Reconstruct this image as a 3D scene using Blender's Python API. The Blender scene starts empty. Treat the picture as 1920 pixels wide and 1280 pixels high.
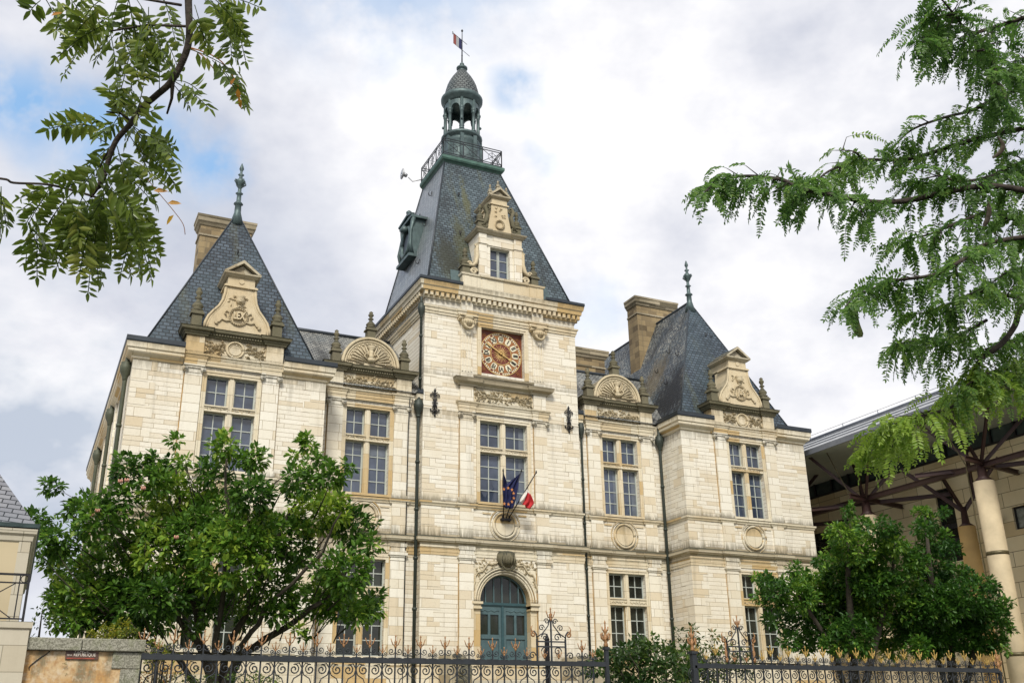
import bpy, math, random
import numpy as np
from mathutils import Vector, Matrix
rad=math.radians
random.seed(7); rng=np.random.default_rng(7)
sc=bpy.context.scene; COL=sc.collection
# ------------------------------------------------------------------ camera
CAM=np.array([-17.178,-36.762,-5.623]); YAW,PITCH,ROLL,F=-.44739,.37462,-.01604,1879.3
_f=np.array([-math.sin(YAW)*math.cos(PITCH),math.cos(YAW)*math.cos(PITCH),math.sin(PITCH)])
_r=np.array([math.cos(YAW),math.sin(YAW),0]); _u=np.cross(_r,_f)
RT=math.cos(ROLL)*_r+math.sin(ROLL)*_u; UP=-math.sin(ROLL)*_r+math.cos(ROLL)*_u; FW=_f
def at(x,y,w):
    "the point w metres ahead along the line of sight through (x, y) of the 1920 x 1280 photograph"
    return Vector(CAM+(FW+RT*(x-960)/F-UP*(y-640)/F)*w)
def aty(x,y,Y):
    d=FW+RT*(x-960)/F-UP*(y-640)/F
    return Vector(CAM+d*(Y-CAM[1])/d[1])
def dirof(x,y):
    d=FW+RT*(x-960)/F-UP*(y-640)/F
    return Vector(d/np.linalg.norm(d))
cd=bpy.data.cameras.new('camera'); cam=bpy.data.objects.new('camera',cd); COL.objects.link(cam); sc.camera=cam
M=Matrix(((RT[0],UP[0],-FW[0],CAM[0]),(RT[1],UP[1],-FW[1],CAM[1]),(RT[2],UP[2],-FW[2],CAM[2]),(0,0,0,1)))
cam.matrix_world=M; cd.sensor_width=36; cd.lens=36*F/1920; cd.clip_start=.1; cd.clip_end=3000

# ------------------------------------------------------------------ node helpers
class NT:
    def __init__(s,nt): s.n=nt.nodes; s.l=nt.links; s.n.clear()
    def __call__(s,t,**k):
        o=s.n.new(t)
        for a,b in k.items():
            if a.startswith('i_'):
                key=a[2:]; key=int(key) if key.isdigit() else key.replace('_',' ')
                if hasattr(b,'is_output') or isinstance(b,bpy.types.NodeSocket): s.l.new(b,o.inputs[key])
                else: o.inputs[key].default_value=b
            else: setattr(o,a,b)
        return o
    def mix(s,f,a,b,mode='MIX'):
        o=s.n.new('ShaderNodeMix'); o.data_type='RGBA'; o.blend_type=mode
        for i,v in ((0,f),(6,a),(7,b)):
            if isinstance(v,bpy.types.NodeSocket): s.l.new(v,o.inputs[i])
            else: o.inputs[i].default_value=v if i==0 else (*v,1) if len(v)==3 else v
        return o.outputs[2]
    def math(s,op,a,b=None,c=None,clamp=False):
        o=s.n.new('ShaderNodeMath'); o.operation=op; o.use_clamp=clamp
        for i,v in enumerate((a,b,c)):
            if v is None: continue
            if isinstance(v,bpy.types.NodeSocket): s.l.new(v,o.inputs[i])
            else: o.inputs[i].default_value=v
        return o.outputs[0]
    def vmath(s,op,a,b=None):
        o=s.n.new('ShaderNodeVectorMath'); o.operation=op
        for i,v in enumerate((a,b)):
            if v is None: continue
            if isinstance(v,bpy.types.NodeSocket): s.l.new(v,o.inputs[i])
            else: o.inputs[i].default_value=v
        return o
    def ramp(s,f,*st):
        o=s.n.new('ShaderNodeValToRGB'); e=o.color_ramp.elements
        while len(e)<len(st): e.new(.5)
        for i,(p,c) in enumerate(st): e[i].position=p; e[i].color=(*c,1) if hasattr(c,'__len__') else (c,c,c,1)
        s.l.new(f,o.inputs[0]); return o.outputs[0]
    def noise(s,v,sc_=1.,det=4,rough=.55):
        return s('ShaderNodeTexNoise',i_Vector=v,i_Scale=sc_,i_Detail=det,i_Roughness=rough).outputs[0]
    def mapping(s,v,scale=(1,1,1),loc=(0,0,0)):
        return s('ShaderNodeMapping',i_Vector=v,i_Scale=scale,i_Location=loc).outputs[0]
def newmat(name):
    m=bpy.data.materials.new(name); m.use_nodes=True; return m,NT(m.node_tree)
def finish(t,col,rough=.8,bump=None,bs=.3,bd=.02,metal=0.,spec=None,trans=None):
    p=t('ShaderNodeBsdfPrincipled',i_Roughness=rough,i_Metallic=metal)
    if isinstance(col,bpy.types.NodeSocket): t.l.new(col,p.inputs['Base Color'])
    else: p.inputs['Base Color'].default_value=(*col,1)
    if spec is not None: p.inputs['Specular IOR Level'].default_value=spec
    if bump is not None:
        b=t('ShaderNodeBump',i_Strength=bs,i_Distance=bd,i_Height=bump); t.l.new(b.outputs[0],p.inputs['Normal'])
    out=t('ShaderNodeOutputMaterial'); sh=p.outputs[0]
    if trans:
        tr=t('ShaderNodeBsdfTranslucent'); t.l.new(col,tr.inputs[0]) if isinstance(col,bpy.types.NodeSocket) else None
        mx=t('ShaderNodeMixShader',i_0=trans); t.l.new(sh,mx.inputs[1]); t.l.new(tr.outputs[0],mx.inputs[2]); sh=mx.outputs[0]
    t.l.new(sh,out.inputs[0])
def plain(name,c,rough=.7,metal=0.,var=.15,scale=3.,bs=.15,spec=None):
    m,t=newmat(name); g=t('ShaderNodeNewGeometry').outputs['Position']
    n=t.noise(g,scale,5); f=t.ramp(n,(.3,1-var),(.7,1+var*.6))
    col=t.mix(1.,c,f,'MULTIPLY'); finish(t,col,rough,n,bs,.02,metal,spec); return m
def sel(t,n,lo,hi): return t('ShaderNodeMapRange',i_Value=n,i_1=lo,i_2=hi).outputs[0]

def stone(name,c1,c2,ochre,bw,bh,mort=.012,mcol=(.2,.155,.09),och=.5,dirt=.35,brick=True,moss=1.,bands=()):
    m,t=newmat(name); uv=t('ShaderNodeUVMap').outputs[0]; g=t('ShaderNodeNewGeometry')
    P=g.outputs['Position']; N=g.outputs['Normal']
    if brick:
        b=t('ShaderNodeTexBrick',i_Vector=uv,i_Color1=(*c1,1),i_Color2=(*c2,1),i_Mortar=(*mcol,1),i_Scale=1.,i_Mortar_Size=mort,i_Mortar_Smooth=.3,i_Bias=-.1,i_Brick_Width=bw,i_Row_Height=bh)
        b.offset=.37; b.offset_frequency=2; b.squash=.8; b.squash_frequency=3
        col=b.outputs[0]; bf=b.outputs[1]
        # blocks of a yellower bed scattered through the wall
        b2=t('ShaderNodeTexBrick',i_Vector=uv,i_Color1=(0,0,0,1),i_Color2=(1,1,1,1),i_Mortar=(0,0,0,1),i_Scale=1.,i_Mortar_Size=0.,i_Bias=0.,i_Brick_Width=bw,i_Row_Height=bh)
        b2.offset=.37; b2.offset_frequency=2; b2.squash=.8; b2.squash_frequency=3
        # grey ramp of per block value -> a few warm blocks
        w=t.ramp(b2.outputs[0],(.72,0),(.95,1)); col=t.mix(t.math('MULTIPLY',w,och),col,ochre)
    else:
        n0=t.noise(P,2.2,3); col=t.mix(n0,c1,c2); bf=None
    big=t.noise(t.mapping(P,(.35,.35,.22)),1.,5,.6)
    col=t.mix(t.math('MULTIPLY',sel(t,big,.45,.72),och*.75),col,ochre)
    # rain streaks
    st=t.noise(t.mapping(P,(3.6,3.6,.3)),1.,7,.7)
    col=t.mix(t.math('MULTIPLY',sel(t,st,.55,.8),dirt),col,(.16,.13,.08))
    fine=t.noise(P,14.,3); col=t.mix(t.math('MULTIPLY',sel(t,fine,.5,.85),dirt*.5),col,(.24,.2,.13))
    zc_=t('ShaderNodeSeparateXYZ',i_0=P).outputs[2]; drip=t.noise(t.mapping(P,(7.,7.,1.1)),1.,4,.7)
    for za,zb,k in bands:      # splash-back above ledges, drips below cornices: darkest at za, gone at zb
        bm=t('ShaderNodeMapRange',i_Value=zc_,i_1=za,i_2=zb,i_3=1.,i_4=0.).outputs[0]
        inr=t.math('GREATER_THAN',zc_,za-.01) if zb>za else t.math('LESS_THAN',zc_,za+.01)
        f=t.math('MULTIPLY',t.math('MULTIPLY',bm,inr),sel(t,t.math('ADD',drip,t.math('MULTIPLY',bm,.22)),.5,.72))
        col=t.mix(t.math('MULTIPLY',f,k,clamp=True),col,(.09,.075,.04))
    # moss and soot where a face looks up
    up=t('ShaderNodeSeparateXYZ',i_0=N).outputs[2]
    mo=t.math('MULTIPLY',sel(t,up,.2,.6),t.ramp(t.noise(P,5.,4),(.3,.6),(.55,1.)))
    col=t.mix(t.math('MULTIPLY',mo,moss),col,(.045,.045,.028))
    if bf: 
        h=t.math('SUBTRACT',t.math('MULTIPLY',fine,.4),bf)
    else: h=t.noise(P,22.,4)
    finish(t,col,.85,h,.35,.015); return m
CR=(.71,.65,.505); CR2=(.60,.52,.36); OC=(.5,.335,.13)
mWall=stone('ashlar_limestone',(.775,.735,.63),(.70,.65,.53),OC,1.9,.172,.008,(.30,.235,.14),och=.24,dirt=.5,bands=[(1.72,2.25,.8),(3.12,3.45,.7),(8.4,8.9,.5),(6.9,6.2,.5),(1.36,.75,.55),(12.0,11.1,.5),(-2.9,-2.3,.5)])
mQuoin=stone('large_block_limestone',(.78,.745,.64),(.69,.63,.495),OC,1.1,.344,.008,(.30,.235,.14),och=.28,dirt=.4,bands=[(1.72,2.25,.8),(3.12,3.45,.7),(8.4,8.9,.5),(6.9,6.2,.5),(1.36,.75,.55),(12.0,11.1,.5),(-2.9,-2.3,.5)])
mTrim=stone('moulded_limestone',CR,CR2,OC,1.6,.6,.006,och=.8,dirt=.6,bands=[(8.07,7.5,.6),(12.5,12.2,.6),(7.46,7.2,.5),(2.72,2.3,.5)])
mCarve=stone('carved_limestone',(.68,.60,.43),(.54,.44,.27),(.42,.27,.1),1,1,och=.5,dirt=.75,brick=False,moss=.7)
mLedge=stone('weathered_ledge_stone',(.5,.45,.33),(.36,.315,.215),(.3,.21,.1),1.3,.5,.006,och=.4,dirt=.85)
mMossy=stone('blackened_stone',(.22,.195,.12),(.075,.07,.045),(.07,.07,.03),1,1,och=.9,dirt=.9,brick=False)
mChim=stone('chimney_stone',(.36,.27,.14),(.17,.125,.07),(.10,.07,.035),.6,.3,.014,och=.8,dirt=1.)
mSoot=stone('soot_streaked_stone',(.42,.36,.25),(.26,.22,.14),(.12,.1,.06),1.3,.5,.004,och=1.,dirt=1.,moss=1.)
mMossL=stone('moss_blackened_ledge',(.13,.125,.07),(.05,.05,.035),(.16,.14,.06),1,1,och=.6,dirt=.6,brick=False)
mPanel=stone('plain_stone_panel',(.74,.65,.44),(.69,.59,.39),(.42,.3,.13),1.5,.62,.014,(.12,.09,.05),och=.5,dirt=.2)
mPale=stone('pale_terrace_stone',(.5,.46,.36),(.46,.42,.32),(.45,.38,.26),.62,.36,.006,(.2,.18,.13),och=.3,dirt=.2)
mGranite,t=newmat('speckled_granite'); P=t('ShaderNodeNewGeometry').outputs['Position']
n=t.noise(P,55.,3,.8); n2=t.noise(P,5.,4); c=t.mix(sel(t,n,.42,.6),(.13,.125,.09),(.36,.35,.28)); c=t.mix(t.math('MULTIPLY',sel(t,n2,.45,.7),.6),c,(.15,.17,.07)); finish(t,c,.9,n,.5,.01)
mRender,t=newmat('stained_orange_render'); P=t('ShaderNodeNewGeometry').outputs['Position']
n=t.noise(P,2.3,6,.65); n2=t.noise(t.mapping(P,(3,3,1.)),1.3,6,.6); n3=t.noise(P,18.,4)
c=t.mix(sel(t,n,.4,.6),(.46,.27,.10),(.58,.46,.28)); c=t.mix(t.math('MULTIPLY',sel(t,n2,.48,.6),.85),c,(.17,.15,.09)); c=t.mix(t.math('MULTIPLY',sel(t,n3,.45,.7),.6),c,(.30,.15,.06)); n4=t.noise(P,7.,5,.7); c=t.mix(t.math('MULTIPLY',sel(t,n4,.52,.62),.5),c,(.6,.52,.38)); finish(t,c,.92,n3,.4,.01)

mOchre=plain('ochre_lime_stain',(.34,.20,.06),.9,0,.5,3.)
def slate(name,c1,c2,bw=.24,bh=.165,lich=0.,lcol=(.35,.34,.28),streak=0.,scol=(.16,.15,.03),mort=.02,black=0.,rough=.55,freq=1.,patches=(),spec=.35):
    m,t=newmat(name); uv=t('ShaderNodeUVMap').outputs[0]; P=t('ShaderNodeNewGeometry').outputs['Position']
    b=t('ShaderNodeTexBrick',i_Vector=uv,i_Color1=(*c1,1),i_Color2=(*c2,1),i_Mortar=(.012,.014,.018,1),i_Scale=1.,i_Mortar_Size=mort,i_Mortar_Smooth=.2,i_Brick_Width=bw,i_Row_Height=bh)
    b.offset=.5; col=b.outputs[0]
    big=t.noise(P,.5,5); col=t.mix(t.math('MULTIPLY',sel(t,big,.4,.7),.3),col,(.10,.15,.17))
    if lich:
        n=t.noise(P,9.,5,.75); n2=t.noise(P,.8,3); f=t.math('MULTIPLY',sel(t,n,.48,.62),sel(t,n2,.35,.6)); col=t.mix(t.math('MULTIPLY',f,lich),col,lcol)
    if streak:
        n=t.noise(t.mapping(uv,(1.1*freq,.16*freq,1)),1.,5,.6); col=t.mix(t.math('MULTIPLY',sel(t,n,.56,.72),streak),col,scol)
    if black:
        n=t.noise(t.mapping(uv,(1.6,.35,1),(3.3,1.7,0)),1.,5,.65); col=t.mix(t.math('MULTIPLY',sel(t,n,.5,.66),black),col,(.014,.014,.013))
    for (cx,cy,cz,rx,ry,rz,pc,st_) in patches:
        q=t.vmath('MULTIPLY',t.vmath('SUBTRACT',P,(cx,cy,cz)).outputs[0],(1/rx,1/ry,1/rz)).outputs[0]; d=t.vmath('LENGTH',q).outputs['Value']
        n=t.noise(t.mapping(P,(3.4,3.4,.6),(cx,0,0)),1.7,6,.75); d=t.math('ADD',d,t.math('MULTIPLY',t.math('SUBTRACT',n,.5),2.6))
        col=t.mix(t('ShaderNodeMapRange',i_Value=d,i_1=1.,i_2=.45,i_3=0.,i_4=st_).outputs[0],col,pc)
    h=t.math('SUBTRACT',t.math('MULTIPLY',t.noise(P,30.,2),.3),b.outputs[1])
    finish(t,col,rough,h,1.,.03,spec=spec); return m
S1=(.028,.044,.06); S2=(.075,.10,.13)
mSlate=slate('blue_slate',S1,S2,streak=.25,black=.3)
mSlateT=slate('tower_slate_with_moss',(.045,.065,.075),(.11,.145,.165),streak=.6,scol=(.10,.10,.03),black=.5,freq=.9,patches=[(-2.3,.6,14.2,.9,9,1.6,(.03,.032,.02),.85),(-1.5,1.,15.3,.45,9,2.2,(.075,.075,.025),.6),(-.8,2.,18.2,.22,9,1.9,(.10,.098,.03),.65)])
mSlateW=slate('lichened_slate',(.16,.16,.15),(.26,.26,.24),.2,.13,lich=.9,lcol=(.42,.41,.36),black=.7)
mSlateM=slate('blackened_slate',(.05,.06,.075),(.10,.12,.14),lich=.9,lcol=(.45,.44,.38),black=.7,patches=[(8.6,.4,9.3,9,2.4,2.0,(.010,.010,.010),.97),(9.6,2.9,10.9,9,1.0,1.6,(.13,.10,.05),.7),(9.,-.3,11.,9,.6,1.6,(.4,.38,.32),.35)])
mScale=slate('scale_slate_dome',(.09,.105,.105),(.15,.165,.16),.16,.13,mort=.02)
mLead=plain('dark_slate_lead_gutter',(.03,.038,.046),.45,.3,.25)
mCopper=plain('green_grey_copper',(.085,.125,.125),.5,.35,.35,4.)
mCopperG=plain('green_copper_edge',(.075,.15,.12),.5,.3,.3,4.)
mPipe=plain('dark_green_cast_iron',(.035,.045,.036),.55,.2,.2,4.)
mPipeG=plain('olive_cast_iron',(.075,.085,.055),.6,.2,.2,4.)
mIron=plain('dark_grey_wrought_iron',(.035,.04,.045),.5,.4,.2,8.)
mIronB=plain('black_wrought_iron',(.02,.02,.022),.55,.4,.2,8.)
mGold=plain('worn_gilding',(.36,.19,.08),.6,.2,.8,60.)
mGoldY=plain('bright_worn_gilding',(.46,.31,.08),.5,.3,.8,60.)
mGreyP=plain('greyed_paint_iron',(.05,.06,.07),.5,.3,.3,10.)
mFrame=plain('pale_grey_green_window_paint',(.42,.45,.41),.5,0,.1)
mTeal=plain('teal_door_paint',(.07,.12,.13),.4,0,.2,5.)
mTealD=plain('dark_teal_paint',(.03,.075,.085),.4,0,.2,5.)
mGlass,t=newmat('dark_window_glass'); P=t('ShaderNodeNewGeometry').outputs['Position']
n=t.noise(t.mapping(P,(1,1,.8)),.9,3); c=t.mix(sel(t,n,.35,.65),(.028,.038,.06),(.075,.095,.14)); finish(t,c,.06,t.noise(P,1.5,2),.35,.05,spec=.9)  # sky reflection painted into the pane colour as blue-grey patches
mBlind=plain('grey_blind_behind_glass',(.13,.15,.18),.12,0,.3,2.)
mGlassG,t=newmat('ground_floor_glass'); P=t('ShaderNodeNewGeometry').outputs['Position']
n=t.noise(P,1.2,4); c=t.mix(sel(t,n,.35,.7),(.008,.010,.008),(.03,.034,.026)); finish(t,c,.08,t.noise(P,1.5,2),.06,.05,spec=.5)
mBlack=plain('dark_void',(.008,.008,.009),.7,0,.1)
mClockR=plain('clock_red_brown',(.15,.03,.014),.5,0,.3,20.)
mClockO=plain('clock_orange_gold',(.33,.13,.04),.45,.2,.3,20.)
mClockW=plain('clock_cream_enamel',(.72,.66,.47),.4,0,.06,20.)
mGoldC=plain('clock_gold',(.6,.4,.15),.4,.3,.2,20.)
mFlagB=plain('navy_flag_cloth',(.008,.012,.075),.8,0,.3,6.)
mFlagR=plain('red_flag_cloth',(.5,.02,.025),.8,0,.2,6.)
mFlagW=plain('white_flag_cloth',(.7,.66,.6),.8,0,.1,6.)
mStar=plain('faded_gold_star',(.5,.2,.06),.8,0,.2,6.)
mConc=plain('painted_concrete_column',(.56,.37,.14),.8,0,.15,1.5)
mConcP=plain('pale_concrete_column',(.52,.43,.28),.8,0,.2,1.5)
mSteel=plain('oxblood_steel',(.06,.03,.026),.5,.2,.2,3.)
mRing=plain('bronze_ring',(.12,.10,.05),.5,.4,.4,10.)
mSoff=plain('dark_grey_soffit',(.36,.39,.36),.8,0,.12,.8)
mZinc=plain('pale_zinc_roof',(.4,.41,.42),.45,.3,.15,2.)
mZincE=plain('blue_grey_zinc_edge',(.2,.22,.26),.45,.3,.15,2.)
mSign=plain('brown_enamel_sign',(.09,.045,.03),.5,0,.6,12.)
mLetter=plain('cream_lettering',(.75,.7,.6),.6,0,.2,30.)
mAsph=plain('asphalt',(.05,.05,.05),.9,0,.2,3.)
mPave=plain('paving',(.36,.33,.27),.9,0,.2,2.)
mLawn=plain('lawn',(.05,.08,.025),.95,0,.4,6.)
mBark=plain('grey_brown_bark',(.055,.045,.032),.95,0,.5,9.,.8)
mBarkL=plain('locust_bark',(.045,.034,.025),.9,0,.5,30.,.6)
mPod=plain('seed_pod',(.12,.16,.04),.5,0,.5,25.)
mPodB=plain('brown_seed_pod',(.055,.04,.022),.6,0,.4,20.)
mFlower=plain('faded_pink_magnolia',(.55,.28,.2),.7,0,.3,20.)
mHouse=plain('cream_render',(.5,.42,.27),.9,0,.08,1.)
def leafmat(name,a,b,c,trans=.42,rough=.45,spec=.5):
    m,t=newmat(name); at_=t('ShaderNodeAttribute',attribute_name='rnd').outputs['Fac']
    col=t.ramp(at_,(0.,a),(.6,b),(1.,c)); finish(t,col,rough,trans=trans,spec=spec); return m
mLeafM=leafmat('magnolia_leaf',(.03,.085,.014),(.13,.27,.03),(.38,.50,.06))
mLeafR=leafmat('holm_leaf',(.02,.068,.012),(.075,.19,.022),(.27,.43,.05))
mLeafB=leafmat('dark_bush_leaf',(.02,.055,.012),(.06,.12,.022),(.17,.24,.04))
mLeafY=leafmat('golden_shrub_leaf',(.05,.09,.012),(.22,.26,.02),(.55,.42,.04))
mLeafO=leafmat('mixed_shrub_leaf',(.03,.06,.012),(.10,.15,.02),(.5,.2,.05))
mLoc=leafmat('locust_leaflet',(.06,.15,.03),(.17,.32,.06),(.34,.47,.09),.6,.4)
mLocL=leafmat('lime_locust_leaflet',(.09,.18,.016),(.18,.32,.03),(.32,.46,.06),.5,.4)  # lime leaflet colour for the low right-hand sprays
mLocG=leafmat('olive_locust_leaflet',(.065,.115,.016),(.16,.23,.03),(.34,.38,.07),.5,.35)  # olive leaflet colour for the left-hand branch
mLeafA=leafmat('autumn_leaflet',(.5,.2,.02),(.55,.3,.03),(.6,.4,.05),.4)

# ------------------------------------------------------------------ mesh builder
def cross(a,b): return (a[1]*b[2]-a[2]*b[1],a[2]*b[0]-a[0]*b[2],a[0]*b[1]-a[1]*b[0])
class MB:
    def __init__(s): s.v=[]; s.f=[]; s.m=[]; s.sm=[]; s.mi=0
    def add(s,vs,fs,smooth=False):
        o=len(s.v); s.v+=[tuple(p) for p in vs]
        for f in fs: s.f.append([i+o for i in f]); s.m.append(s.mi); s.sm.append(smooth)
        return s
    def box(s,x0,x1,y0,y1,z0,z1):
        return s.add([(x,y,z) for z in (z0,z1) for y in (y0,y1) for x in (x0,x1)],[(0,2,3,1),(4,5,7,6),(0,1,5,4),(2,6,7,3),(0,4,6,2),(1,3,7,5)])
    def prism(s,poly,y0,y1):
        "poly: (x,z) anticlockwise seen from -y"
        n=len(poly); V=[(x,y0,z) for x,z in poly]+[(x,y1,z) for x,z in poly]
        F=[tuple(range(n)),tuple(range(2*n-1,n-1,-1))]+[(i,i+n,(i+1)%n+n,(i+1)%n) for i in range(n)]
        return s.add(V,F)
    def prismx(s,poly,x0,x1):
        n=len(poly); V=[(x0,y,z) for y,z in poly]+[(x1,y,z) for y,z in poly]
        F=[tuple(range(n)),tuple(range(2*n-1,n-1,-1))]+[(i,i+n,(i+1)%n+n,(i+1)%n) for i in range(n)]
        return s.add(V,F)
    def lathe(s,prof,c,n=16,smooth=True,sq=False):
        V=[];F=[]; k=len(prof)
        for r,z in prof:
            for i in range(n):
                a=2*math.pi*(i+.5)/n; V.append((c[0]+r*math.cos(a),c[1]+r*math.sin(a),c[2]+z))
        for j in range(k-1):
            for i in range(n): F.append((j*n+i,j*n+(i+1)%n,(j+1)*n+(i+1)%n,(j+1)*n+i))
        F.append(tuple(range(n-1,-1,-1))); F.append(tuple((k-1)*n+i for i in range(n)))
        return s.add(V,F,smooth)
    def tube(s,pts,r,n=6,smooth=True,taper=None):
        pts=[Vector(p) for p in pts]; k=len(pts); V=[]; F=[]; prev=None
        for i,p in enumerate(pts):
            d=(pts[min(i+1,k-1)]-pts[max(i-1,0)]);
            if d.length<1e-9: d=Vector((0,0,1))
            d.normalize()
            a=prev-d*prev.dot(d) if prev is not None else d.orthogonal()
            if a.length<1e-6: a=d.orthogonal()
            a.normalize(); prev=a; b=d.cross(a)
            rr=r if not hasattr(r,'__len__') else r[i]
            for j in range(n):
                t_=2*math.pi*j/n; V.append(p+a*rr*math.cos(t_)+b*rr*math.sin(t_))
        for i in range(k-1):
            for j in range(n): F.append((i*n+j,i*n+(j+1)%n,(i+1)*n+(j+1)%n,(i+1)*n+j))
        F.append(tuple(range(n-1,-1,-1))); F.append(tuple((k-1)*n+j for j in range(n)))
        return s.add(V,F,smooth)
    def bar(s,a,b,w,h=None):
        a=Vector(a);b=Vector(b);d=(b-a).normalized();h=h or w
        u=Vector((0,0,1)).cross(d)
        if u.length<1e-4: u=Vector((1,0,0))
        u.normalize(); v=d.cross(u); V=[]
        for p in (a,b):
            for i,j in ((-1,-1),(1,-1),(1,1),(-1,1)): V.append(p+u*i*w/2+v*j*h/2)
        return s.add(V,[(0,3,2,1),(4,5,6,7),(0,1,5,4),(1,2,6,5),(2,3,7,6),(3,0,4,7)])
    def mould(s,path,prof,mi=None):
        "sweep a profile (out, z) along an xy polyline; out is to the right of travel"
        n=len(path); k=len(prof); nr=[]
        for i in range(n-1):
            dx,dy=path[i+1][0]-path[i][0],path[i+1][1]-path[i][1]; L=math.hypot(dx,dy); nr.append((dy/L,-dx/L))
        V=[]
        for i in range(n):
            if i==0: m=nr[0]
            elif i==n-1: m=nr[-1]
            else:
                a,b=nr[i-1],nr[i]; q=1+a[0]*b[0]+a[1]*b[1]; m=((a[0]+b[0])/q,(a[1]+b[1])/q)
            for o,z in prof: V.append((path[i][0]+m[0]*o,path[i][1]+m[1]*o,z))
        F=[]
        for i in range(n-1):
            for j in range(k-1): F.append((i*k+j,(i+1)*k+j,(i+1)*k+j+1,i*k+j+1))
        F.append(tuple(range(k-1,-1,-1))); F.append(tuple((n-1)*k+j for j in range(k)))
        s.add(V,F)
        if mi:
            b0=len(s.f)-len(F)
            for i in range(n-1):
                for j in range(k-1): s.m[b0+i*(k-1)+j]=mi[j]
        return s
    def wall(s,x0,x1,z0,z1,y,holes=(),depth=.3):
        xs=sorted({x0,x1,*[h[0] for h in holes],*[h[1] for h in holes]}); zs=sorted({z0,z1,*[h[2] for h in holes],*[h[3] for h in holes]})
        for i in range(len(xs)-1):
            for j in range(len(zs)-1):
                cx,cz=(xs[i]+xs[i+1])/2,(zs[j]+zs[j+1])/2
                if any(h[0]<cx<h[1] and h[2]<cz<h[3] for h in holes): continue
                s.add([(xs[i],y,zs[j]),(xs[i+1],y,zs[j]),(xs[i+1],y,zs[j+1]),(xs[i],y,zs[j+1])],[(0,1,2,3)])
        for a,b,c,d in holes:
            yy=y+depth
            s.add([(a,y,c),(b,y,c),(b,y,d),(a,y,d),(a,yy,c),(b,yy,c),(b,yy,d),(a,yy,d)],[(0,4,5,1),(1,5,6,2),(2,6,7,3),(3,7,4,0)])
        return s
    def build(s,name,mats,parent=None,kind=None):
        me=bpy.data.meshes.new(name); me.from_pydata(s.v,[],s.f)
        if not isinstance(mats,(list,tuple)): mats=[mats]
        for m in mats: me.materials.append(m)
        me.polygons.foreach_set('material_index',s.m); me.polygons.foreach_set('use_smooth',s.sm)
        uvl=me.uv_layers.new(name='UVMap'); uv=[]
        V=s.v
        for p in me.polygons:
            nx,ny,nz=p.normal
            if abs(nz)>.95: tx,ty=1.,0.
            else:
                L=math.hypot(nx,ny); tx,ty=-ny/L,nx/L
            # v = n x t
            vx,vy,vz=cross((nx,ny,nz),(tx,ty,0))
            for i in p.vertices:
                q=V[i]; uv+= [q[0]*tx+q[1]*ty, q[0]*vx+q[1]*vy+q[2]*vz]
        uvl.data.foreach_set('uv',uv)
        o=bpy.data.objects.new(name,me); COL.objects.link(o)
        if parent is not None: o.parent=parent
        if kind: o['kind']=kind
        return o
def thing(name,label,cat,loc=(0,0,0),group=None):
    o=bpy.data.objects.new(name,None); COL.objects.link(o); o['label']=label; o['category']=cat; o.empty_display_size=.3
    if group: o['group']=group
    return o
def tag(o,label,cat,group=None):
    o['label']=label; o['category']=cat
    if group: o['group']=group
    return o
# ------------------------------------------------------------------ carved ornament helpers
def leaf_rel(mb,x,z,ang,L,W,y,th):
    c,s_=math.cos(ang),math.sin(ang)
    def P(a,b,h): return (x+c*a-s_*b,y-h,z+s_*a+c*b)
    mb.add([P(0,0,0),P(L*.5,-W/2,0),P(L,0,0),P(L*.5,W/2,0),P(L*.5,0,th)],[(0,1,4),(1,2,4),(2,3,4),(3,0,4)])
def spray(mb,xc,zc,w,h,y,rs,th=.06,gap=0.):
    for sd in (-1,1):
        for row in (-.28,.0,.3):
            n=int(w/2/.05)
            for i in range(n):
                f=(i+.5)/n; x=xc+sd*(gap+(w/2-gap)*f); z=zc+row*h*(1-.3*f)+rs.uniform(-.04,.04)*h+.1*h*math.sin(f*6+row*5)
                base=0 if sd>0 else math.pi
                leaf_rel(mb,x,z,base+rs.choice((-1,1))*rs.uniform(.4,1.1),rs.uniform(.15,.23),rs.uniform(.055,.085),y,th*rs.uniform(.8,1.9))
        mb.tube([(xc+sd*gap,y-.02,zc-.1*h),(xc+sd*w*.25,y-.03,zc),(xc+sd*w*.48,y-.02,zc-.12*h)],.018,5)
def ring(mb,xc,zc,r,tr,y,n=28,k=6,a0=0,a1=2*math.pi):
    closed=abs(a1-a0-2*math.pi)<1e-6
    mb.tube([(xc+r*math.cos(a0+(a1-a0)*i/n),y,zc+r*math.sin(a0+(a1-a0)*i/n)) for i in range(n+1)],tr,k)
def wreath(mb,xc,zc,r,y,rs):
    for i in range(26):
        a=2*math.pi*i/26
        for q in (-1,0,1): leaf_rel(mb,xc+(r+q*.045)*math.cos(a),zc+(r+q*.045)*math.sin(a),a+math.pi/2+q*.5,.13,.07,y-.03,.05)
    ring(mb,xc,zc,r,.05,y,24,5)
def spiral(mb,c,r,turns,sx,sz,tr,y,a0=0,n=22,k=5):
    pts=[]
    for i in range(n+1):
        f=i/n; a=a0+turns*2*math.pi*f; q=r*(1-.82*f); pts.append((c[0]+sx*q*math.cos(a),y,c[1]+sz*q*math.sin(a)))
    mb.tube(pts,tr,k); return pts[0]
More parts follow.
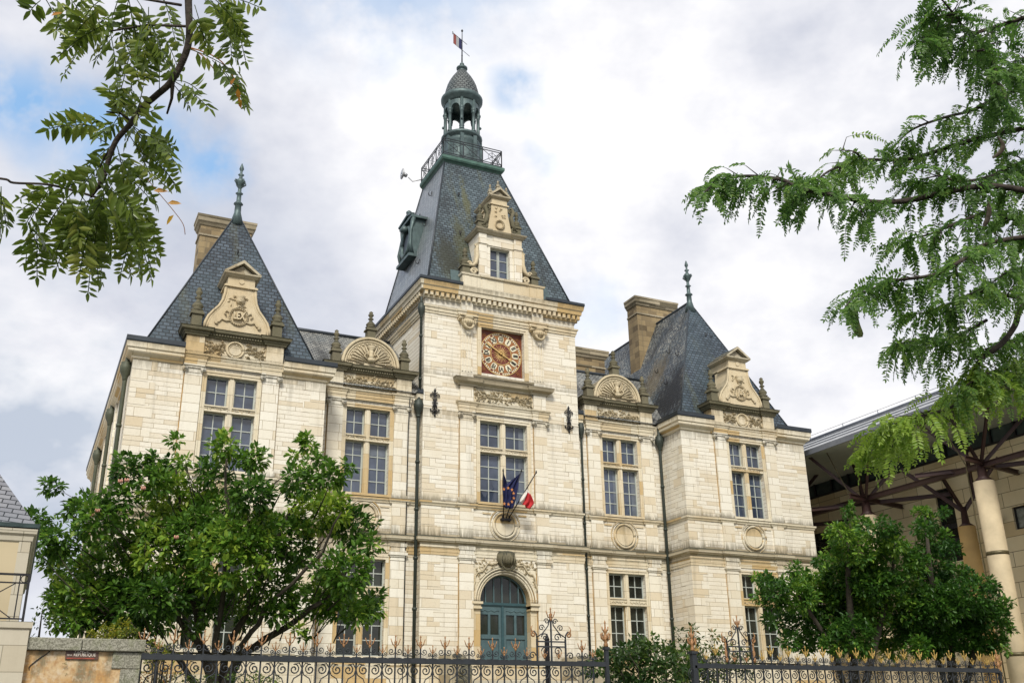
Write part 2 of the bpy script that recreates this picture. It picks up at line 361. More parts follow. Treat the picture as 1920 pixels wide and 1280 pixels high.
def pinnacle(mb,x,y,z,h,w,n=10):
    mb.box(x-w/2,x+w/2,y-w/2,y+w/2,z,z+h*.3)
    mb.box(x-w*.66,x+w*.66,y-w*.66,y+w*.66,z+h*.3,z+h*.35); mb.box(x-w*.55,x+w*.55,y-w*.55,y+w*.55,z+h*.35,z+h*.39)
    mb.lathe([(w*.45,h*.39),(w*.66,h*.43),(w*.5,h*.455),(w*.36,h*.47),(w*.58,h*.51),(w*.56,h*.55),(w*.36,h*.61),(w*.22,h*.66),(w*.17,h*.70),(w*.36,h*.725),(w*.34,h*.74),(w*.17,h*.765),(w*.2,h*.80),(w*.34,h*.85),(w*.33,h*.89),(w*.18,h*.93),(w*.26,h*.96),(w*.08,h)],(x,y,z),n)
def text_obj(body,name,mat,size,ext,loc,rot,parent=None,bold=0.,sx=1.):
    cu=bpy.data.curves.new(name,'FONT'); cu.body=body; cu.size=size; cu.extrude=ext; cu.align_x='CENTER'; cu.align_y='CENTER'; cu.offset=bold; cu.resolution_u=2
    tmp=bpy.data.objects.new(name,cu); COL.objects.link(tmp); bpy.context.view_layer.update()
    me=bpy.data.meshes.new_from_object(tmp.evaluated_get(bpy.context.evaluated_depsgraph_get())); COL.objects.unlink(tmp); bpy.data.objects.remove(tmp)
    Mx=Matrix.Translation(loc)@rot@Matrix.Diagonal((sx,1,1,1)); me.transform(Mx); me.materials.clear(); me.materials.append(mat)
    o=bpy.data.objects.new(name,me); COL.objects.link(o)
    if parent is not None: o.parent=parent
    return o
FR=Matrix.Rotation(math.pi/2,4,'X')   # text standing on a wall that faces -y

# ================================================================== TOWN HALL
H=thing('town_hall','cream limestone town hall with clock tower, steep slate roofs and carved dormers','town hall')
XP1,XP2,YP,YW,A,TD=8.04,14.93,-1.34,.27,3.6,6.3
GZ=-5.4   # forecourt
PC=11.49; WC=5.825
SILL,TOP=3.2,6.64
def hole(xc,hw=.9): return (xc-hw,xc+hw,SILL,TOP)
def ghole(xc,hw=.92): return (xc-hw,xc+hw,-2.82,.72)
for s in (-1,1):
    mb=MB(); x0,x1=sorted((s*XP1,s*XP2)); mb.wall(x0,x1,GZ-.6,7.4,YP,[hole(s*PC),ghole(s*PC)],.34)
    mb.add([(x0,YP,GZ-.6),(x0,19,GZ-.6),(x0,19,7.4),(x0,YP,7.4)],[(3,2,1,0)][::1]); mb.add([(x1,YP,GZ-.6),(x1,19,GZ-.6),(x1,19,7.4),(x1,YP,7.4)],[(0,1,2,3)])
    mb.add([(x0,14,GZ-.6),(x1,19,GZ-.6),(x1,19,7.4),(x0,14,7.4)],[(3,2,1,0)]); mb.add([(x0,YP,7.4),(x1,YP,7.4),(x1,19,7.4),(x0,19,7.4)],[(0,1,2,3)])
    mb.build('wall',mWall,H)
    mb=MB(); x0,x1=sorted((s*A,s*XP1)); mb.wall(x0,x1,GZ-.6,7.5,YW,[hole(s*WC),ghole(s*WC)],.34)
    mb.add([(x0,YW,7.5),(x1,YW,7.5),(x1,1,7.5),(x0,1,7.5)],[(0,1,2,3)])
    mb.build('wall',mWall,H)
# tower wall, with an arched doorway and a square clock recess
mb=MB(); mb.wall(-A,A,GZ-.6,12.1,0,[(-1.09,1.09,SILL,TOP),(-1.4,1.4,GZ-.6,.68),(-1.02,1.02,8.75,10.85)],.34)
for s in (-1,1):
    q=[(s*A,0,GZ-.6),(s*A,TD+2.5,GZ-.6),(s*A,TD+2.5,12.1),(s*A,0,12.1)]; mb.add(q,[(0,1,2,3)] if s>0 else [(3,2,1,0)])
mb.add([(-A,TD,8),(A,TD,8),(A,TD,12.1),(-A,TD,12.1)],[(3,2,1,0)]); mb.add([(-A,0,12.1),(A,0,12.1),(A,TD,12.1),(-A,TD,12.1)],[(0,1,2,3)])
mb.build('wall',mWall,H)
# corner quoins of larger blocks, standing 12 mm proud and toothed
def quoin(mb,x,y,s,z0,z1,side=True,back=1):
    z=z0;i=0
    while z<z1-.05:
        h=min(.43,z1-z); w=.55 if i%2 else .82
        xa,xb=sorted((x+s*.012,x-s*w)); mb.box(xa,xb,y-.012,y+.05,z+.006,z+h-.006)
        if side: 
            w2=.82 if i%2 else .5; xa,xb=sorted((x+s*.0125,x-s*.05)); mb.box(xa,xb,y-.0115,y+w2,z+.006,z+h-.006)
        z+=h;i+=1
for s in (-1,1):
    for (z0,z1) in ((GZ,1.35),(1.7,2.9),(3.1,6.95)):
        mb=MB(); quoin(mb,s*XP2,YP,s,z0,z1); mb.build('quoin_chain',mQuoin,H)
        mb=MB(); quoin(mb,s*XP1,YP,-s,z0,z1,back=1); mb.build('quoin_chain',mQuoin,H)
        mb=MB(); quoin(mb,s*A,0,s,z0,z1,side=False); mb.build('quoin_chain',mQuoin,H)
    mb=MB(); quoin(mb,s*A,0,s,7.0,11.1,side=False); mb.build('quoin_chain',mQuoin,H)
# outline used by the running mouldings
def outline(bays=(),out=.0):
    segs=[(-XP2,-XP1,YP),(-XP1,-A,YW),(-A,A,0),(A,XP1,YW),(XP1,XP2,YP)]
    P=[(-XP2,18.5)]
    for a,b,y in segs:
        P.append((a,y))
        for c0,c1 in bays:
            if a<c0 and c1<b: P+=[(c0,y),(c0,y-out),(c1,y-out),(c1,y)]
        P.append((b,y))
    P.append((XP2,18.5)); return P
BAYS=[]
for c,i0,o0 in ((-PC,1.08,1.68),(-WC,1.07,1.66),(0,1.41,2.0),(WC,1.07,1.66),(PC,1.08,1.68)):
    BAYS+= [(c-o0,c-i0),(c+i0,c+o0)]
BAYS.sort()
BW=[(a-.05,b+.05) for a,b in BAYS]
mb=MB(); mb.mould(outline(BW,.05),[(0,1.36),(.05,1.36),(.07,1.42),(.16,1.46),(.18,1.5),(.205,1.52),(.205,1.585),(.205,1.63),(.17,1.665),(.012,1.72),(0,1.80)],[0,0,0,0,0,0,1,2,2,1]); mb.build('cornice',[mLedge,mSoot,mMossL],H)
mb=MB(); mb.mould(outline(BW,.05),[(0,2.9),(.04,2.9),(.06,2.96),(.1,3.0),(.105,3.07),(.012,3.1),(0,3.14)],[0,0,0,0,1,1]); mb.build('sill_band',[mTrim,mSoot],H)
mb=MB(); mb.mould(outline(BW,.04),[(0,.98),(.03,.98),(.035,1.08),(.05,1.09),(.055,1.2),(.08,1.25),(.05,1.28),(.045,1.36),(0,1.36)]); mb.build('string_course',mTrim,H)
mb=MB(); mb.mould(outline(),[(0,GZ-.3),(.12,GZ-.3),(.12,-3.2),(.08,-3.12),(.08,-2.98),(0,-2.93)]); mb.build('plinth',mTrim,H)
# tall entablature over every bay (architrave, z 6.93-7.35) and eaves cornices of the pavilions
ARCH=[(0,6.95),(.05,6.95),(.055,7.06),(.075,7.07),(.08,7.18),(.10,7.2),(.12,7.26),(.16,7.3),(.165,7.35),(0,7.37)]
EAVE=[(0,6.9),(.06,6.93),(.08,7.0),(.2,7.08),(.24,7.12),(.245,7.22),(.29,7.26),(.30,7.38),(.31,7.46),(0,7.46)]
GUT=[(.0,7.462),(.325,7.462),(.34,7.5),(.335,7.66),(.31,7.66),(.30,7.56),(-.35,7.56),(-.35,7.47)]
for s in (-1,1):
    e=[(-s*0,0)]
    pa=[(s*XP2,18.5),(s*XP2,YP),(s*(PC+1.78),YP)]; pb=[(s*(PC-1.78),YP),(s*XP1,YP),(s*XP1,YW),(s*(WC+1.95),YW)]; pc=[(s*(WC-1.95),YW),(s*(A+.02),YW)]
    for p in (pa,pb,pc):
        if s>0: p=p[::-1]
        m1=MB(); m1.mould(p,EAVE); m1.build('cornice',mTrim,H)
        m2=MB(); m2.mould(p,GUT); m2.build('gutter',mLead,H)
# tower top mouldings
TB=[(-2.05,-1.35),(1.35,2.05)]
def towerpath(out):
    P=[(-A,TD),(-A,0)]
    for a,b in TB: P+=[(a,0),(a,-out),(b,-out),(b,0)]
    return P+[(A,0),(A,TD)]
mb=MB(); mb.mould(towerpath(.06),[(0,11.12),(.04,11.12),(.05,11.22),(.08,11.23),(.09,11.34),(.13,11.38),(.14,11.45),(0,11.47)])
mb.build('string_course',mTrim,H)
mb=MB(); mb.mould([(-A,TD),(-A,0),(A,0),(A,TD)],[(0,11.8),(.05,11.8),(.08,11.86),(.09,12.06),(.26,12.1),(.28,12.26),(.33,12.3),(.35,12.4),(.37,12.49),(0,12.5)])
mb.build('cornice',mTrim,H)
mb=MB()
x=-A-.1
while x<A+.1: mb.box(x,x+.13,-.24,-.085,11.88,12.06); x+=.245
for s in (-1,1):
    y=.1
    while y<TD-.1:
        xa,xb=sorted((s*(A+.085),s*(A+.24))); mb.box(xa,xb,y,y+.13,11.88,12.06); y+=.245
mb.build('dentils',mTrim,H)
TG=[(0,12.502),(.36,12.502),(.39,12.54),(.385,12.66),(.35,12.66),(.34,12.58),(-.3,12.58),(-.3,12.51)]
mb=MB(); mb.mould([(-A,TD),(-A,0),(-2.0,0)],TG); mb.build('gutter',mLead,H)
mb=MB(); mb.mould([(2.0,0),(A,0),(A,TD)],TG); mb.build('gutter',mLead,H)
# pilasters ---------------------------------------------------------
def pilaster(xa,xb,y,z0,z1,ionic=True,carved=None):
    mb=MB(); w=xb-xa; c=(xa+xb)/2; p=.09
    mb.box(xa-.05,xb+.05,y-p-.05,y,z0,z0+.12); mb.box(xa-.025,xb+.025,y-p-.025,y,z0+.12,z0+.22); mb.box(xa,xb,y-p,y,z0+.22,z1-.3)
    zc=z1-.3
    if ionic:
        mb.box(xa-.02,xb+.02,y-p-.02,y,zc,zc+.05); mb.box(xa,xb,y-p-.01,y,zc+.05,zc+.17)
        mb.box(xa-.07,xb+.07,y-p-.07,y,zc+.24,z1); mb.box(xa-.03,xb+.03,y-p-.05,y,zc+.17,zc+.24)
        for q in (xa-.015,xb+.015):
            mb.tube([(q,y-p-.10,zc+.13),(q,y-p+.02,zc+.13)],.10,12); mb.tube([(q,y-p-.125,zc+.13),(q,y-p-.1,zc+.13)],.045,8)
    else:
        mb.box(xa-.02,xb+.02,y-p-.02,y,zc,zc+.05); mb.box(xa,xb,y-p,y,zc+.05,zc+.14)
        mb.box(xa-.04,xb+.04,y-p-.04,y,zc+.14,zc+.2); mb.box(xa-.08,xb+.08,y-p-.08,y,zc+.2,z1)
    mb.build('pilaster',mQuoin,H)
    for q0,q1 in ((xa-.035,xa-.001),(xb+.001,xb+.035)): m=MB(); m.box(q0,q1,y-.008,y+.01,z0+.23,z1-.31); m.build('ochre_joint',mOchre,H)
def upper_block(xa,xb,y,z0,z1):
    mb=MB(); mb.box(xa,xb,y-.1,y,z0,z1); return mb
for c,y,i0,o0 in ((-PC,YP,1.08,1.68),(-WC,YW,1.07,1.66),(0,0,1.41,2.0),(WC,YW,1.07,1.66),(PC,YP,1.08,1.68)):
    for s in (-1,1):
        xa,xb=sorted((c+s*i0,c+s*o0))
        pilaster(xa,xb,y,3.1,6.94); pilaster(xa,xb,y,-2.93,1.0,ionic=False)
        mb=MB(); mb.box(xa+.003,xb-.003,y-.085,y,1.7,2.9); mb.box(xa-.03,xb+.03,y-.14,y,1.0,1.08); mb.box(xa-.05,xb+.05,y-.15,y,1.22,1.36); mb.box(xa,xb,y-.12,y,1.08,1.22); mb.build('pedestal',mQuoin,H)
    # architrave and frieze block above the window
    mb=MB(); mb.mould([(c-o0-.02,y+.02),(c-o0-.02,y-.08),(c-i0+.02,y-.08),(c-i0+.02,y-.03),(c+i0-.02,y-.03),(c+i0-.02,y-.08),(c+o0+.02,y-.08),(c+o0+.02,y+.02)],ARCH)
    mb.build('architrave',mTrim,H)
    # moulded window surround, stepped
    hw=1.09 if c==0 else .9
    for z0,z1 in ((SILL,TOP),(-2.82,.72)):
        if c==0 and z0<0: continue
        mb=MB()
        for k,(o1,pr) in enumerate(((.1,.035),(.16,.06))):
            a0=[.0,.1][k]; 
            for s in (-1,1):
                if c==0 and z0<0: continue
                xa,xb=sorted((c+s*(hw+a0),c+s*(hw+o1))); mb.box(xa,xb,y-pr,y,z0-.05,z1+o1)
            if c==0 and z0<0: continue
            mb.box(c-hw-a0,c+hw+a0,y-pr,y,z1+a0,z1+o1)
        mb.box(c-hw-.12,c+hw+.12,y-.13,y+.3,z0-.1,z0-.003)
        mb.build('window_surround',mTrim,H)
# roundels between the floors
rs=random.Random(3)
for c,y,r in ((-PC,YP,.5),(-WC,YW,.5),(0,0,.5),(WC,YW,.5),(PC,YP,.5)):
    mb=MB(); ring(mb,c,2.33,r,.07,y-.02,36,6); ring(mb,c,2.33,r+.16,.035,y-.01,36,5)
    for k in range(2): mb.tube([(c+(-.12,.12)[k],y-.03,2.62),(c+(-.12,.12)[k],y+.02,2.62)],.035,6)
    for s in (-1,1): 
        xa,xb=sorted((c+s*.62,c+s*.98)); mb.box(xa,xb,y-.03,y,2.72,2.79)
    mb.tube([(c,y+.01,2.33),(c,y-.035,2.33)],r-.08,28,False)
    mb.build('roundel',mTrim,H)

# windows -----------------------------------------------------------
def window(xc,y,hw,zb,zt,zm0,zm1,glass,mw=.115,rows=4,carved=True,deep=.24,blinds=()):
    mb=MB(); yy=y+deep; panes=MB(); fr=.055
    cells=[(zb,zm0,rows),(zm1,zt,2)]
    for z0,z1,nr in cells:
        for xa,xb in ((xc-hw,xc-mw),(xc+mw,xc+hw)):
            mb.box(xa,xa+fr,yy-.03,yy+.04,z0,z1); mb.box(xb-fr,xb,yy-.03,yy+.04,z0,z1)
            mb.box(xa+fr,xb-fr,yy-.03,yy+.04,z0,z0+fr); mb.box(xa+fr,xb-fr,yy-.03,yy+.04,z1-fr,z1)
            mx=(xa+xb)/2; mb.box(mx-.018,mx+.018,yy-.018,yy+.03,z0+fr,z1-fr)
            for i in range(1,nr):
                z=z0+fr+(z1-z0-2*fr)*i/nr; mb.box(xa+fr,mx-.018,yy-.018,yy+.03,z-.018,z+.018); mb.box(mx+.018,xb-fr,yy-.018,yy+.03,z-.018,z+.018)
            tl=rs.uniform(-.012,.012); panes.add([(xa+fr,yy+.012+tl,z0+fr),(xb-fr,yy+.012,z0+fr),(xb-fr,yy+.012-tl,z1-fr),(xa+fr,yy+.012,z1-fr)],[(0,1,2,3)])
    w=mb.build('window',mFrame,H); panes.build('pane',glass,w)
    bl=MB(); zz=zm0-fr
    for (bx0,bx1,bz0,bz1) in blinds:
        bl=MB(); bl.add([(xc+bx0,yy+.003,bz0),(xc+bx1,yy+.003,bz0),(xc+bx1,yy+.003,bz1),(xc+bx0,yy+.003,bz1)],[(0,1,2,3)]); bl.build('blind',mBlind,w)
    m=MB(); m.box(xc-mw,xc+mw,y+.06,y+.3,zb,zt); m.box(xc-mw*.6,xc+mw*.6,y+.02,y+.06,zb,zt)
    for xa,xb in ((xc-hw-.03,xc-mw*.6),(xc+mw*.6,xc+hw+.03)):
        m.box(xa,xb,y+.0,y+.3,zm0,zm1); m.box(xa-.02 if xa<xc else xa,xb if xa<xc else xb+.02,y-.04,y+.0,zm1-.05,zm1); m.box(xa,xb,y-.02,y+.0,zm0,zm0+.04)
    m.box(xc-mw*.6,xc+mw*.6,y-.02,y+.02,zm0,zm1)
    for i in range(int((2*hw)/.075)):
        x=xc-hw+.04+i*.075; leaf_rel(m,x,zm0+.1,rs.uniform(-1,1),.07,.05,y-.001,.03); leaf_rel(m,x+.03,zm0+.13,rs.uniform(-1,1)+3.1,.07,.05,y-.001,.03)
    m.build('mullion',mTrim,w)
for c,y,hw in ((-PC,YP,.9),(-WC,YW,.9),(0,0,1.09),(WC,YW,.9),(PC,YP,.9)):
    window(c,y,hw,SILL,TOP,5.30,5.53,mGlass,blinds={-WC:((-.84,-.17,4.95,5.24),(.17,.84,4.8,5.24)),0:((.78,1.03,3.3,5.24),(.80,1.03,5.6,6.58)),WC:((-.3,-.17,3.3,5.24),(.62,.84,3.3,5.24)),PC:((-.84,-.6,3.3,5.24),)}.get(c,()))
    if c: window(c,y,.92,-2.82,.72,-.6,-.3,mGlassG)

# door ----------------------------------------------------------------
mb=MB(); n=24; R,R1,zc=1.09,1.4,-.72
outer=[(-1.4,.68)]+[(1.4,.68)]
for i in range(n):
    a0,a1=math.pi*i/n,math.pi*(i+1)/n
    p=[(R*math.cos(a),zc+R*math.sin(a)) for a in (a0,a1)]
    q=[(max(-1.4,min(1.4,R1*1.0*math.cos(a))),zc+R1*math.sin(a)) for a in (a0,a1)]
    mb.add([(p[0][0],0,p[0][1]),(q[0][0],0,q[0][1]),(q[1][0],0,q[1][1]),(p[1][0],0,p[1][1]),(p[0][0],.45,p[0][1]),(p[1][0],.45,p[1][1])],[(0,1,2,3),(0,3,5,4)])
for s in (-1,1):   # spandrel corners of the square hole, and jambs
    k=12; 
    for i in range(k):
        a0,a1=math.pi/2*i/k,math.pi/2*(i+1)/k
        pts=[(s*R1*math.cos(a0),zc+R1*math.sin(a0)),(s*1.4,zc+R1*math.sin(a0)),(s*1.4,zc+R1*math.sin(a1)),(s*R1*math.cos(a1),zc+R1*math.sin(a1))]
        mb.add([(x,0,z) for x,z in pts],[(0,1,2,3)] if s>0 else [(3,2,1,0)])
    xa,xb=sorted((s*1.09,s*1.4)); mb.box(xa,xb,0,.45,GZ,zc-.001)
    mb.box(xa-.03,xb+.03,-.1,.3,-1.0,-.93); mb.box(xa-.06,xb+.06,-.14,.3,-.82,-.73); mb.box(xa,xb,-.07,.3,-.93,-.82)
for r_,w_,yy in ((1.13,.03,-.0),(1.22,.045,-.02),(1.33,.055,-.04)): ring(mb,0,zc,r_,w_,yy,36,6,0,math.pi)
arch=mb.build('door_arch',mTrim,H)
mb=MB()
for s in (-1,1):
    for i in range(120):
        x=s*rs.uniform(.25,1.4); z=rs.uniform(-.5,.92)
        if math.hypot(x,z-zc)<1.43: continue
        leaf_rel(mb,x,z,rs.uniform(0,6.28),rs.uniform(.12,.24),rs.uniform(.06,.1),-.001,rs.uniform(.05,.09))
    pts=[]; 
    for i in range(12):
        a=rad(88-i*6.5); rr=1.6+.07*math.sin(i*1.9); pts.append((s*min(1.38,rr*math.cos(a)),-.05,zc+rr*math.sin(a)))
    mb.tube(pts,.03,5)
mb.build('relief_carving',mCarve,H)
mb=MB(); mb.lathe([(.02,-.32),(.2,-.3),(.36,-.15),(.4,.05),(.38,.2),(.3,.3)],(0,-.02,.95),14)
for i in range(5): mb.tube([(-.22+.11*i,-.33,.7),(-.24+.12*i,-.4,.9),(-.22+.11*i,-.36,1.18)],.035,6)
wreath(mb,0,.8,.3,-.3,rs)
mb.build('keystone_shield',mMossy,H)
D=MB(); D.box(-1.09,1.09,.30,.42,-.84,-.70); D.box(-1.06,1.06,.27,.30,-.80,-.76); D.box(-.05,.05,.30,.40,-3.7,-.84)
door=D.build('door',mTealD,H)
for s in (-1,1):
    lf=MB(); x0,x1=(.052,1.08); X=lambda a,b:sorted((s*a,s*b))
    for a,b,z0,z1 in ((.052,.16,-3.7,-.842),(.98,1.08,-3.7,-.842),(.16,.98,-1.16,-.842),(.52,.62,-1.92,-1.16),(.16,.98,-2.08,-1.92),(.16,.98,-3.7,-3.55)):
        p,q=X(a,b); lf.box(p,q,.33,.40,z0,z1)
    for a,b in ((.2,.5),(.64,.94)):
        p,q=X(a,b); lf.box(p,q,.36,.38,-3.5,-2.14)
    p,q=X(.16,.98); lf.box(p,q,.375,.39,-3.55,-2.08)
    lf.tube([(s*(.16+.82*i/12),.325,-1.02+.03*math.sin(i*1.6)) for i in range(13)],.018,5)
    l=lf.build('door_leaf',mTeal,door); g=MB(); p,q=X(.16,.52); g.add([(p,.385,-1.92),(q,.385,-1.92),(q,.385,-1.16),(p,.385,-1.16)],[(0,1,2,3)]); p,q=X(.62,.98); g.add([(p,.385,-1.92),(q,.385,-1.92),(q,.385,-1.16),(p,.385,-1.16)],[(0,1,2,3)])
    g.build('door_pane',mGlassG,door)
fl=MB(); ring(fl,0,zc,1.05,.045,.36,32,5,0,math.pi)
for x in (-.72,-.36,0,.36,.72): fl.box(x-.022,x+.022,.33,.39,-.70,zc+math.sqrt(1.06**2-x*x)-.01)
fl.build('fanlight_bars',mTeal,door)
g=MB(); g.add([(1.07*math.cos(math.pi*i/20),.37,zc+.02+1.07*math.sin(math.pi*i/20)) for i in range(21)],[tuple(range(21))]); g.build('fanlight_glass',mGlassG,door)

# tower face: relief panel, ledge, fluted pilasters, clock ----------------
mb=MB(); mb.box(-1.36,1.36,-.03,0,7.4,8.03); mb.build('relief_panel',mTrim,H)
mb=MB(); spray(mb,0,7.7,2.6,.5,-.03,rs,.07); mb.build('relief_carving',mCarve,H)
for s in (-1,1):
    xa,xb=sorted((s*1.41,s*2.0)); mb=MB(); mb.box(xa,xb,-.09,0,7.39,8.06); mb.build('pedestal',mQuoin,H)
mb=MB(); mb.mould([(-2.05,.02),(-2.05,-.1),(-1.3,-.1),(-1.3,-.02),(1.3,-.02),(1.3,-.1),(2.05,-.1),(2.05,.02)],[(0,8.05),(.04,8.05),(.06,8.12),(.14,8.16),(.22,8.2),(.24,8.3),(.27,8.36),(.0,8.42)],[0,0,0,0,1,1,2])
mb.mould([(-1.25,.02),(-1.25,-.02),(1.25,-.02),(1.25,.02)],[(0,8.43),(.1,8.43),(.16,8.5),(.17,8.57),(0,8.63)],[0,0,1,2])
mb.build('ledge',[mLedge,mSoot,mMossL],H)
for s in (-1,1):
    xa,xb=sorted((s*1.43,s*1.97)); w=xb-xa; mb=MB(); mb.box(xa,xb,-.055,0,8.44,11.1); mb.box(xa-.03,xb+.03,-.09,0,8.44,8.62)
    for i in range(4):
        x=xa+.04+i*.135; mb.box(x,x+.05,-.09,-.055,8.7,10.5)
    for i in range(3):
        x=xa+.1+i*.135
        for z in (9.35,9.5,9.65): mb.box(x,x+.03,-.075,-.055,z,z+.07)
    mb.box(xa,xb,-.1,0,11.12,11.9)
    p=mb.build('pilaster',mQuoin,H)
    mb=MB(); cx=(xa+xb)/2
    mb.lathe([(.02,-.3),(.16,-.26),(.28,-.1),(.32,.05),(.28,.1),(.34,.14),(.36,.2)],(cx,-.04,10.92),12)
    for i in range(7): leaf_rel(mb,cx-.3+i*.1,10.98,-math.pi/2,.2,.1,-.4+.03*abs(i-3),.04)
    for q in (-1,1): mb.tube([(cx+q*.34,-.3,11.05),(cx+q*.34,0,11.05)],.09,10)
    mb.box(cx-.42,cx+.42,-.36,0,11.125,11.19); ring(mb,cx,10.78,.2,.06,-.3,14,6,math.pi,2*math.pi)
    mb.build('shell_bracket',mCarve,H)
mb=MB()
for a,b,pr in ((0,.09,.05),(.09,.19,.08)):
    for s in (-1,1):
        xa,xb=sorted((s*(1.02+a),s*(1.02+b))); mb.box(xa,xb,-pr,0,8.64,10.85+b)
    mb.box(-1.02-a,1.02+a,-pr,0,10.85+a,10.85+b)
mb.build('clock_surround',mTrim,H)
CZ=9.80; CY=.20
mb=MB(); mb.box(-1.02,1.02,CY,CY+.1,8.76,10.84); clock=mb.build('clock',mClockR,H)
mb=MB()
for x0,x1,z0,z1 in ((-1.0,1.0,10.79,10.81),(-1.0,1.0,8.79,8.81),(-1.0,-.98,8.81,10.79),(.98,1.0,8.81,10.79)): mb.box(x0,x1,CY-.02,CY,z0,z1)
def disc(mb,r0,r1,y,n=60,cz=CZ):
    V=[];Fc=[]
    for i in range(n):
        a=2*math.pi*i/n; V+= [(r0*math.cos(a),y,cz+r0*math.sin(a)),(r1*math.cos(a),y,cz+r1*math.sin(a))]
    for i in range(n):
        j=(i+1)%n; Fc.append((2*i,2*i+1,2*j+1,2*j))
    mb.add(V,Fc)
for cx,cz_ in ((-.84,.84),(.84,.84),(-.84,-.84),(.84,-.84)):
    for i in range(3):
        a=math.atan2(cz_,cx)+(-.35,0,.35)[i]; ring(mb,cx*1.0-.09*math.cos(a)*(i!=1),CZ+cz_-.09*math.sin(a)*(i!=1),.055,.012,CY-.01,10,4)
mb.build('clock_scrollwork',mClockO,clock)
mb=MB(); disc(mb,.955,.995,CY-.03); disc(mb,.47,.505,CY-.038); disc(mb,.845,.86,CY-.034); mb.build('gold_ring',mGoldC,clock)
mb=MB(); disc(mb,.505,.90,CY-.025); mb.build('numeral_band',mClockO,clock)
mb=MB(); disc(mb,.0001,.48,CY-.024,40); disc(mb,.86,.958,CY-.028); mb.build('clock_centre',mClockR,clock)
mb=MB()
for i in range(60):
    if i%5==0: continue
    a=2*math.pi*i/60; c_,s_=math.cos(a),math.sin(a); q=[]
    for rr,da in ((.875,-.03),(.945,-.034),(.945,.034),(.875,.03)): q.append((rr*math.sin(a+da),CY-.033,CZ+rr*math.cos(a+da)))
    mb.add(q,[(0,1,2,3)])
mb.build('minute_track',mClockW,clock)
mb=MB()
for i in range(12):
    a=2*math.pi*i/12; rr=.685; w,h=.118,.155; pts=[]
    for k in range(16):
        b=2*math.pi*k/16; ex=abs(math.cos(b))**.6*math.copysign(1,math.cos(b))*w*1.1; ez=abs(math.sin(b))**.6*math.copysign(1,math.sin(b))*h
        pts.append((rr*math.sin(a)+ex*math.cos(a)+ez*math.sin(a),CY-.036,CZ+rr*math.cos(a)-ex*math.sin(a)+ez*math.cos(a)))
    mb.add(pts,[tuple(range(16))])
mb.build('numeral_plaque',mClockW,clock)
for i,tx in enumerate('XII I II III IIII V VI VII VIII IX X XI'.split()):
    a=2*math.pi*i/12; n_=len(tx)
    text_obj(tx,'numeral',mBlack,.30,.003,Vector((.685*math.sin(a),CY-.042,CZ+.685*math.cos(a))),Matrix.Rotation(a,4,'Y')@FR,clock,.010,min(.85,1.75/max(2,n_)))
mb=MB()
for i in range(24):
    a=2*math.pi*i/24; r1=.44 if i%2==0 else .36; wv=.03
    pts=[]
    for k in range(7): 
        f=k/6; rr=.1+(r1-.1)*f; b=a+wv*math.sin(f*7)/(.3+f); pts.append((rr*math.sin(b),CY-.028,CZ+rr*math.cos(b)))
    mb.tube(pts,[.024*(1-.75*k/6) for k in range(7)],4)
mb.build('sunburst',mGoldC,clock)
def hand(ang,L,wd,y,tail):
    a=rad(ang); c_,s_=math.sin(a),math.cos(a)
    def P(u,v): return (u*c_+v*s_,y,CZ+u*s_-v*c_)
    mb=MB(); pts=[P(-tail,-.03),P(0,-.035),P(L*.62,-.02),P(L*.68,-wd),P(L*.8,-wd*.9),P(L*.86,-.018),P(L,0),P(L*.86,.018),P(L*.8,wd*.9),P(L*.68,wd),P(L*.62,.02),P(0,.035),P(-tail,.03)]
    n=len(pts); mb.add(pts+[(p[0],p[1]+.015,p[2]) for p in pts],[tuple(range(n)),tuple(range(2*n-1,n-1,-1))]+[(i,i+n,(i+1)%n+n,(i+1)%n) for i in range(n)]); mb.build('clock_hand',mGoldC,clock)
hand(301,.92,.05,CY-.09,.18); hand(117,.62,.055,CY-.07,.12)
mb=MB(); mb.tube([(0,CY-.11,CZ),(0,CY,CZ)],.05,12); mb.build('clock_boss',mGoldC,clock)
# iron wall anchors
for x in (-3.12,3.12):
    mb=MB(); y=-.06; z=7.14; mb.tube([(x,y,z-.5),(x,y,z+.5)],.035,6); mb.lathe([(.01,0),(.06,.06),(.01,.18)],(x,y,z+.45),6); mb.lathe([(.01,-.16),(.06,-.05),(.01,0)],(x,y,z-.45),6)
    for s in (-1,1):
        for q in (-1,1):
            mb.tube([(x,y,z+q*.06),(x+s*.07,y,z+q*.12),(x+s*.09,y,z+q*.25)],.026,5); spiral(mb,(x+s*.15,z+q*.3),.09,.8,-s,q,.024,y,a0=math.pi*0)
            mb.tube([(x,y,z+q*.3),(x+s*.05,y,z+q*.4),(x+s*.12,y,z+q*.46)],.02,5)
        mb.tube([(x,y,z),(x+s*.13,y,z)],.022,5)
    mb.box(x-.05,x+.05,-.06,0,z-.05,z+.05); mb.build('wall_anchor',mIronB,H)

